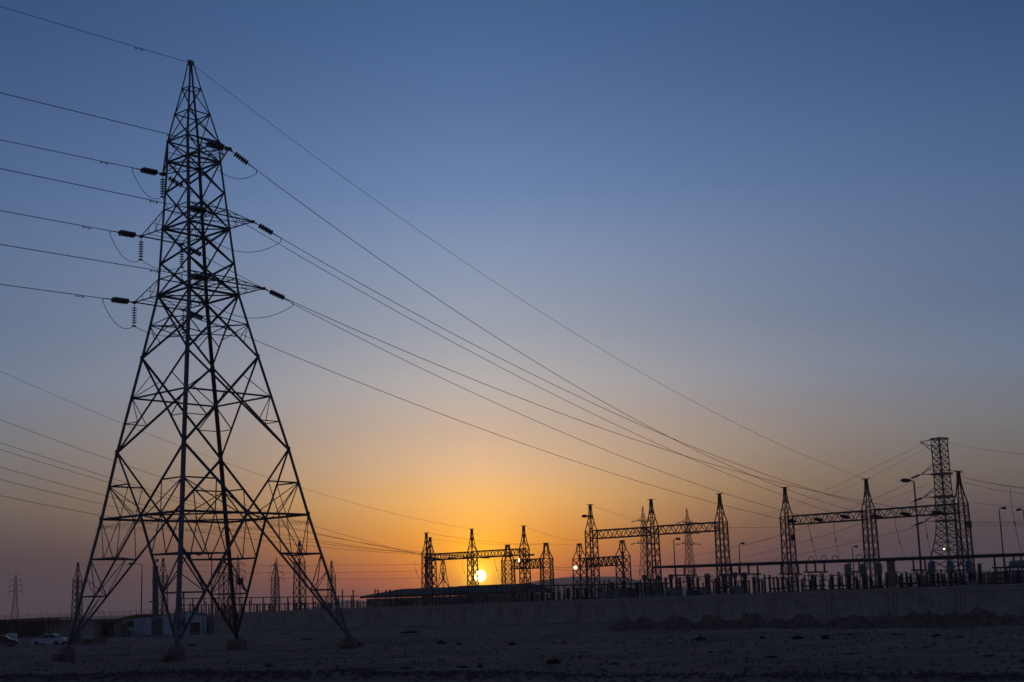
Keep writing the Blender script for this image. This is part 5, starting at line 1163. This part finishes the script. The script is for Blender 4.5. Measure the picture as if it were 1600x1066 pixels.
# cabin one: corrugated, dark red roof edge
def siding(m, x0, x1, y, z0, z1, n, vertical=False):
    for i in range(n):
        if vertical: m.box((x0 + (x1 - x0) * (i + .5) / n, y, (z0 + z1) / 2), ((x1 - x0) / n * .55, .05, z1 - z0))
        else: m.box(((x0 + x1) / 2, y, z0 + (z1 - z0) * (i + .5) / n), (x1 - x0, .05, (z1 - z0) / n * .55))
c = OB['cab1']; z0 = gz(c.x, c.y); c.x *= 228 / 248; e = empty('site_cabin', (c.x, c.y - 20, z0 + .05), 'blue-grey corrugated site cabin with a rusty roof edge, left of the white one', 'cabin', None, rad(-2))
Wd = 6.4; m = MB(); m.box((0, 2, 1.45), (Wd, 4, 2.9)); m.build('wall', SHEET, e)
m = MB(); siding(m, -Wd / 2, .6, -.02, .15, 2.75, 11); m.build('siding', SHEET, e)
m = MB(); m.box(((1.5 + Wd / 2) / 2, -.01, 1.45), (Wd / 2 - 1.5, .06, 2.6)); siding(m, 1.5, Wd / 2, -.05, .15, 2.75, 8); m.build('siding', mat('dark_blue_sheet', (.12, .16, .20), .5, .1, .3, 1), e)
m = MB(); vs = [(-Wd / 2 - .3, -.3, 2.75), (Wd / 2 + .2, -.3, 3.05), (Wd / 2 + .2, 4.3, 3.05), (-Wd / 2 - .3, 4.3, 2.75), (-Wd / 2 - .3, -.3, 2.88), (-.8, -.3, 3.35), (Wd / 2 + .2, -.3, 3.2), (Wd / 2 + .2, 4.3, 3.2), (-.8, 4.3, 3.35), (-Wd / 2 - .3, 4.3, 2.88)]
m.add(vs, [(0, 1, 6, 5, 4), (3, 9, 8, 7, 2), (4, 5, 8, 9), (5, 6, 7, 8), (0, 4, 9, 3), (1, 2, 7, 6), (0, 3, 2, 1)]); m.build('roof', RUST, e)
for x_, w_, h_ in ((-1.9, .95, .85),):
    m = MB(); m.box((x_, -.06, 1.9), (w_ + .15, .08, h_ + .15)); f_ = m.build('window', SHEET_D, e); m = MB(); m.box((x_, -.11, 1.9), (w_, .04, h_)); m.build('pane', GLASS, f_)
m = MB(); m.box((1.05, -.05, 1.3), (.85, .08, 2.4)); m.build('door', WHITE, e); m = MB(); m.box((2.35, -.08, 1.4), (.06, .1, 2.7)); m.build('trim', DGREY, e)
m = MB(); m.box((0, 0, .45), (1.5, .9, .7)); m.box((0, 0, .95), (1.1, .7, .35)); o = m.build('junk_pile', SHEET_D, None); o.location = (c.x - 2.3, c.y - 21.2, z0); tag(o, 'dark heap of junk against the blue-grey cabin wall', 'junk')
# cabin two: white with gable
c = OB['cab2']; z0 = gz(c.x, c.y); e = empty('site_cabin', (c.x, c.y, z0), 'white gabled site cabin beside the near leg of the big tower', 'cabin', None, rad(-6)); Wd = 6.0
m = MB(); m.add([(-Wd / 2, 0, 0), (Wd / 2, 0, 0), (Wd / 2, 4, 0), (-Wd / 2, 4, 0), (-Wd / 2, 0, 3.0), (Wd / 2, 0, 2.7), (Wd / 2, 4, 2.7), (-Wd / 2, 4, 3.0), (.3, 0, 3.45), (.3, 4, 3.45)], [(0, 1, 5, 8, 4), (2, 3, 7, 9, 6), (1, 2, 6, 5), (3, 0, 4, 7), (4, 8, 9, 7), (8, 5, 6, 9)]); m.build('wall', SHEET_W, e)
m = MB(); m.prism((-Wd / 2 - .2, -.12, 2.98), (.3, -.12, 3.52), .14); m.prism((.3, -.12, 3.52), (Wd / 2 + .2, -.12, 2.7), .14); m.build('roof_edge', WHITE, e)
m = MB(); m.add([(-Wd / 2 - .2, -.2, 3.05), (.3, -.2, 3.58), (.3, 4.2, 3.58), (-Wd / 2 - .2, 4.2, 3.05), (Wd / 2 + .2, -.2, 2.8), (Wd / 2 + .2, 4.2, 2.8)], [(0, 1, 2, 3), (1, 4, 5, 2)]); m.build('roof', ROOF, e)
for x_, w_ in ((-.45, .28), (-.05, .28)): m = MB(); m.box((x_, -.03, 1.75), (w_ + .06, .06, 1.5)); f_ = m.build('window', WHITE, e); m = MB(); m.box((x_, -.07, 1.75), (w_, .03, 1.4)); m.build('pane', GLASS, f_)
m = MB(); m.box((1.95, .0, 1.1), (1.5, .08, 1.5)); m.build('doorway', DARKIN, e)  # flat panel on the wall, shade of the opening painted as colour
m = MB(); siding(m, -Wd / 2, -.8, -.02, .1, 2.9, 7, True); siding(m, .3, 1.1, -.02, .1, 2.8, 4, True); m.build('siding', SHEET_W, e)
m = MB()
for i in range(4): m.box((0, 0, .12 + i * .32), (1.35, .9, .22))
o = m.build('pallet_stack', mat('weathered_wood', (.12, .09, .06), .85, 0, .4, 3), None); o.location = (c.x + 2.0, c.y - 1.1, z0); tag(o, 'stack of weathered pallets before the dark doorway of the white cabin', 'pallets')
m = MB(); m.box((0, 0, 1.3), (1.0, 1.2, 2.6)); m.box((0, 0, 2.64), (1.15, 1.35, .08)); o = m.build('latrine_cabin', SHEET_D, None); o.location = (c.x + 4.1, c.y + .5, z0); tag(o, 'narrow dark booth at the right end of the white cabin', 'booth')
# cars
def car(name, body, loc, rz, label, sc=1.0, lights=None):
    e = empty(name, loc, label, 'car', None, rz); e.scale = (sc, sc, sc)
    prof = [(-2.05, .30), (-2.12, .55), (-2.05, .85), (-1.45, .92), (-1.35, .94), (1.0, .93), (1.75, .80), (2.02, .66), (2.08, .42), (2.0, .28)]
    def loft(m, pr, w0, w1, zt, z1):
        n = len(pr); vs = []
        for s in (-1, 1):
            for x, z in pr:
                f_ = 1 - .08 * (abs(x) / 2.1) ** 4; w = (w0 + (w1 - w0) * max(0, (z - zt) / (z1 - zt))) * f_; vs.append((x, s * w, z))
        fs = [tuple(range(n)), tuple(range(2 * n - 1, n - 1, -1))] + [(i, i + n, (i + 1) % n + n, (i + 1) % n) for i in range(n)]
        m.add(vs, fs)
    m = MB(); loft(m, prof, .80, .74, .5, .95); m.build('body', body, e)
    m = MB(); loft(m, [(-1.5, .91), (-1.05, 1.36), (-.6, 1.42), (.25, 1.40), (.5, 1.34), (1.1, .91)], .72, .56, .92, 1.42); m.build('roof', body, e)
    for s in (-1, 1):
        m = MB(); m.add([(-1.2, s * .745, .96), (-.93, s * .615, 1.3), (-.3, s * .60, 1.33), (-.3, s * .745, .96)], [(0, 1, 2, 3)] if s < 0 else [(3, 2, 1, 0)]); m.add([(-.22, s * .745, .96), (-.22, s * .60, 1.33), (.35, s * .605, 1.31), (.85, s * .745, .96)], [(0, 1, 2, 3)] if s < 0 else [(3, 2, 1, 0)]); m.build('side_window', GLASS, e)
    m = MB(); m.add([(1.12, -.66, .95), (1.12, .66, .95), (.57, .53, 1.34), (.57, -.53, 1.34)], [(0, 1, 2, 3)]); m.build('windscreen', GLASS, e)
    m = MB(); m.add([(-1.52, .66, .95), (-1.52, -.66, .95), (-1.1, -.54, 1.34), (-1.1, .54, 1.34)], [(0, 1, 2, 3)]); m.build('rear_window', GLASS, e)
    for x_ in (-1.3, 1.28):
        for s in (-1, 1):
            m = MB(); m.lathe(Vector((x_, s * .62, .30)), Vector((x_, s * 2, .30)), [(0, .2), (.02, .30), (.18, .30), (.2, .22)], 14); w_ = m.build('wheel', RUBBER, e)
            m = MB(); m.lathe(Vector((x_, s * .81, .30)), Vector((x_, s * 2, .30)), [(0, .17), (.02, .15)], 10); m.build('rim', GREY, w_)
    for s in (-1, 1):
        m = MB(); m.box((2.03, s * .52, .62), (.06, .34, .15)); m.build('headlight', GREY, e); m = MB(); m.box((-2.08, s * .56, .70), (.06, .28, .16)); m.build('tail_light', RED_CAR, e)
    for x_ in (2.08, -2.12): m = MB(); m.box((x_, 0, .40), (.1, 1.5, .18)); m.build('bumper', DGREY, e)
    return e
c = OB['car']; car('parked_car', WHITE_CAR, (c.x, c.y, gz(c.x, c.y)), rad(168), 'white hatchback parked side-on left of the tower foot')
c = OB['darkcar']; car('parked_car', DARK_CAR, (c.x - .4, c.y, gz(c.x, c.y)), rad(15), 'dark car cut off by the left edge')
c = OB['redcar']; car('parked_car', RED_CAR, (c.x + .4, c.y + 2, gz(c.x, c.y)), rad(160), 'low dark red car half hidden behind the left tower foot', .72)
c = OB['tank']; z0 = gz(c.x, c.y - 60); m = MB(); o_ = Vector((-65.5, 186.0, gz(-65.5, 186))); e = empty('water_tank', o_, 'pale round water tank behind the dark car at the left edge', 'tank')
m.lathe(Vector((-66.2, 186, o_.z + .95)), Vector((-60, 186, o_.z + .95)), [(0, .25), (.1, .5), (.2, .58), (1.2, .58), (1.3, .5), (1.4, .25)], 14); m.build('drum', WHITE, e, o_)
for k in (-.35, .35): m = MB(); m.box((-65.5 + k, 186, o_.z + .2), (.15, .8, .6)); m.build('cradle', STEEL_DARK, e, o_)
c = OB['redbox']; z0 = gz(c.x, c.y); e = empty('storage_box', (c.x, c.y, z0), 'dull red box on legs under the carport', 'box'); m = MB(); m.box((0, 0, c.z - z0 + .1), (1.3, .9, .8)); m.build('box_shell', RUST, e)
for s in (-1, 1): m = MB(); m.prism((s * .5, 0, 0), (s * .5, 0, c.z - z0), .1); m.build('leg', STEEL_DARK, e)
# broken blocks by the red car
c = OB['blocks']
for i in range(6):
    x_, y_ = c.x + rng.uniform(-.9, 1.3), c.y + rng.uniform(0, 3); m = MB(); s_ = rng.uniform(.4, .95); m.box((0, 0, s_ * .4), (s_ * 1.3, s_, s_ * .8)); m.box((s_ * .3, -.1, s_ * .9), (s_ * .5, s_ * .6, s_ * .3)); o = m.build('concrete_block', CONC, None); o.location = (x_, y_, gz(x_, y_)); o.rotation_euler = (rng.uniform(-.15, .15), rng.uniform(-.15, .15), rng.uniform(0, 3))
    blk = globals().setdefault('blk', []); blk.append(o)
for i, o in enumerate(sorted(blk, key=lambda o: o.location.x / o.location.y)): tag(o, f'{ORD[i]} broken concrete lump from the left in the heap by the red car', 'block', 'concrete blocks by the left tower foot')
# ---------------------------------------------------------------- dirt mounds
md_lab = ['low leftmost dirt heap by the wall', 'second dirt heap from the left, joined to the lowest one', 'steep rounded dirt heap, third from the left', 'steep dirt heap, fourth from the left', 'broad dirt heap below the middle gantry right column', 'small dirt heap in the gap before the yellow box', 'broad dirt heap left of the right gantry', 'low flat dirt heap below the right gantry first bay', 'broad dirt heap below the right gantry centre column', 'narrow dirt heap right of the centre column', 'long rough dirt heap below the big lamp post', 'dirt heap below the right gantry right column', 'tallest dirt heap, near the right edge', 'dirt heap cut by the right edge']
for i, (x, y, z, h, w_) in enumerate(D['mounds']):
    n = 46; vs = []; fs = []
    for a in range(n + 1):
        for b in range(n + 1):
            u_, v_ = a / n * 2 - 1, b / n * 2 - 1; lx_, ly_ = u_ * w_ * .5, v_ * 2.6 * max(1, h)
            r_ = math.hypot(u_ * 1.02 + .2 * (float(vnoise(np.array([x + lx_]), np.array([y + ly_]), 2.2, 30)[0]) - .5), v_)
            k = max(0, 1 - r_) ** .75 * 1.1 if r_ < 1 else 0
            X_, Y_ = x + lx_, y + 2.3 + ly_
            nz = (float(vnoise(np.array([X_]), np.array([Y_]), .8, 31)[0]) - .4) * .45 + (float(vnoise(np.array([X_]), np.array([Y_]), .33, 32)[0]) - .5) * .28
            rk = max(0, float(vnoise(np.array([X_]), np.array([Y_]), .42, 33)[0]) - .62) * .9; vs.append((lx_, 2.3 + ly_, h * .9 * k + (nz * 1.35 + rk) * min(1, k * 4) - .08 + gz(X_, Y_) - gz(x, y)))
    for a in range(n):
        for b in range(n): q = a * (n + 1) + b; fs.append((q, q + n + 1, q + n + 2, q + 1))
    m = MB(); m.add(vs, fs); o = m.build('dirt_mound', DIRT, None); o.location = (x, y, gz(x, y)); tag(o, md_lab[i], 'dirt heap', 'dirt heaps along the wall')
# ---------------------------------------------------------------- shrubs
for i, (x, y, z, w_, h) in enumerate(D['shrubs']):
    m = MB(); r2 = random.Random(i + 50); nb = 150
    for k in range(nb):
        a = r2.uniform(0, 2 * math.pi); rr_ = r2.random() ** .6; hh_ = h * (1 - rr_ * .65) * r2.uniform(.5, 1.15)
        p0_ = Vector((math.cos(a) * rr_ * w_ * .18, math.sin(a) * rr_ * w_ * .18, -.05)); p1_ = Vector((math.cos(a) * rr_ * w_ * .5, math.sin(a) * rr_ * w_ * .5, hh_)); d_ = (p1_ - p0_); sd_ = d_.cross(Vector((r2.uniform(-1, 1), r2.uniform(-1, 1), .2))).normalized() * max(.02, .035 * w_)
        pm_ = lerp(p0_, p1_, .55) + Vector((r2.uniform(-.05, .05), r2.uniform(-.05, .05), 0)); m.add([p0_, pm_ - sd_, p1_, pm_ + sd_], [(0, 1, 2, 3)])
    fol = m
    e = empty('shrub', (x, y, float(ground_h(np.array([x]), np.array([y]))[0]) - .03), None, 'shrub', 'dry desert shrubs'); fol.build('foliage', TWIG, e)
    m = MB()
    for k in range(5): a = r2.uniform(0, 6.28); m.tube([(0, 0, -.05), (math.cos(a) * w_ * .2, math.sin(a) * w_ * .2, h * .6)], .015, 3)
    m.build('stem', TWIG, e)
    px = x / y; row = 'near' if y < 85 else ('middle' if y < 112 else 'far'); e['label'] = '_'; e['row'] = row; e['b'] = px
shr = [o for o in bpy.data.objects if o.get('label') == '_']
for row, ph in (('near', 'scraggy dry shrub in the bare foreground'), ('middle', 'dark rounded dry shrub midway to the wall'), ('far', 'low dry shrub close to the wall')):
    L_ = sorted([o for o in shr if o['row'] == row], key=lambda o: o['b'])
    for k, o in enumerate(L_): o['label'] = f'{ph}, {ORD[k]} from the left'
for o in shr: del o['row']; del o['b']
# litter
lt = ['small pale scrap of litter right of the shrub row start', 'pale scrap beside the fourth shrub', 'smaller pale scrap next to the first one', 'tiny pale scrap before the dirt heaps', 'pale rag on the ground under the dark car', 'pale scrap in front of the brown shed', 'pale strip of litter close to the wall']
for (x, y, z), l_ in zip(D['litter'], lt):
    m = MB(); w_ = rng.uniform(.25, .45); m.add([(-w_, 0, 0), (-w_ * .3, -.1, .18), (w_ * .4, .0, .06), (w_, .1, .2), (w_ * .6, .3, .02), (-w_ * .5, .35, .1)], [(0, 1, 5), (1, 2, 5), (2, 4, 5), (2, 3, 4)]); o = m.build('litter', PLASTIC, None); o.location = (x, y, float(ground_h(np.array([x]), np.array([y]))[0]) + .03); tag(o, l_, 'litter')
# loose stones and dry grass, uncountable
m = MB()
for i in range(5200):
    y_ = 50 + 107 * rng.random() ** 1.3; x_ = y_ * rng.uniform(-.40, .40)
    if y_ + .58 * x_ < 56: continue
    x_ = x_; s_ = rng.choice((.04, .05, .06, .08, .12)) * rng.uniform(.8, 1.5)
    zz = float(ground_h(np.array([x_]), np.array([y_]))[0]); c_ = Vector((x_, y_, zz))
    pts = [c_ + Vector((math.cos(a) * s_ * rng.uniform(.7, 1.2), math.sin(a) * s_ * rng.uniform(.7, 1.2), rng.uniform(-.02, .02))) for a in (0, 1.3, 2.6, 3.9, 5.1)] + [c_ + Vector((rng.uniform(-.3, .3) * s_, rng.uniform(-.3, .3) * s_, s_ * rng.uniform(.5, 1)))]
    m.add(pts, [(0, 1, 5), (1, 2, 5), (2, 3, 5), (3, 4, 5), (4, 0, 5)])
tag(m.build('stones', ROCK, None), 'scattered small stones and clods over the bare ground', 'stones', None, 'stuff')
m = MB()
for i in range(1900):
    x_ = rng.uniform(-33, 22); y_ = 61.2 + 1.2 * (float(vnoise(np.array([x_]), np.array([0.]), 9, 5)[0]) - .5) + rng.gauss(0, .55); s_ = rng.uniform(.05, .17)
    y_ -= .58 * x_; zz = float(ground_h(np.array([x_]), np.array([y_]))[0]); c_ = Vector((x_, y_, zz))
    pts = [c_ + Vector((math.cos(a) * s_ * rng.uniform(.7, 1.3), math.sin(a) * s_ * rng.uniform(.7, 1.3), rng.uniform(-.03, .02))) for a in (0, 1.3, 2.6, 3.9, 5.1)] + [c_ + Vector((rng.uniform(-.3, .3) * s_, rng.uniform(-.3, .3) * s_, s_ * rng.uniform(.6, 1.1)))]
    m.add(pts, [(0, 1, 5), (1, 2, 5), (2, 3, 5), (3, 4, 5), (4, 0, 5)])
tag(m.build('earth_clods', CLOD, None), 'dark ridge of earth clods scraped along the near road edge', 'clods', None, 'stuff')
m = MB()
for i in range(110):
    cx_ = rng.uniform(-.36, .40); cy_ = rng.choice((rng.uniform(95, 150), rng.uniform(60, 150))); r0_ = rng.uniform(.3, 1.4)
    for k in range(26):
        y_ = cy_ + rng.gauss(0, r0_ * .7); x_ = cx_ * cy_ + rng.gauss(0, r0_ * 1.4); zz = float(ground_h(np.array([x_]), np.array([y_]))[0]); a = rng.uniform(0, 6.28); h = rng.uniform(.08, .26)
        m.add([(x_ - .02, y_, zz - .02), (x_ + .02, y_, zz - .02), (x_ + math.cos(a) * .1, y_ + math.sin(a) * .1, zz + h)], [(0, 1, 2)])
tag(m.build('dry_grass', GRASS, None), 'sparse tufts of dry yellow grass across the bare ground', 'grass', None, 'stuff')
# ---------------------------------------------------------------- haze
hb = MB(); hb.box((0, 0, (58 - 4.2) / 2), (6400, 6400, 58 + 4.2))
hm = bpy.data.materials.new('haze_air'); hm.use_nodes = True; t = hm.node_tree; t.nodes.clear()
vo = t.nodes.new('ShaderNodeVolumePrincipled'); vo.inputs['Density'].default_value = HAZE; vo.inputs['Color'].default_value = (.88, .80, .76, 1); vo.inputs['Anisotropy'].default_value = .6
ou = t.nodes.new('ShaderNodeOutputMaterial'); t.links.new(vo.outputs[0], ou.inputs['Volume'])
hz_ = hb.build('haze', hm, None); tag(hz_, 'thin dusty evening haze filling the air over the plain', 'haze', None, 'stuff')
scene.cycles.volume_bounces = 0
scene.cycles.max_bounces = 6
scene.cycles.volume_max_steps = 32
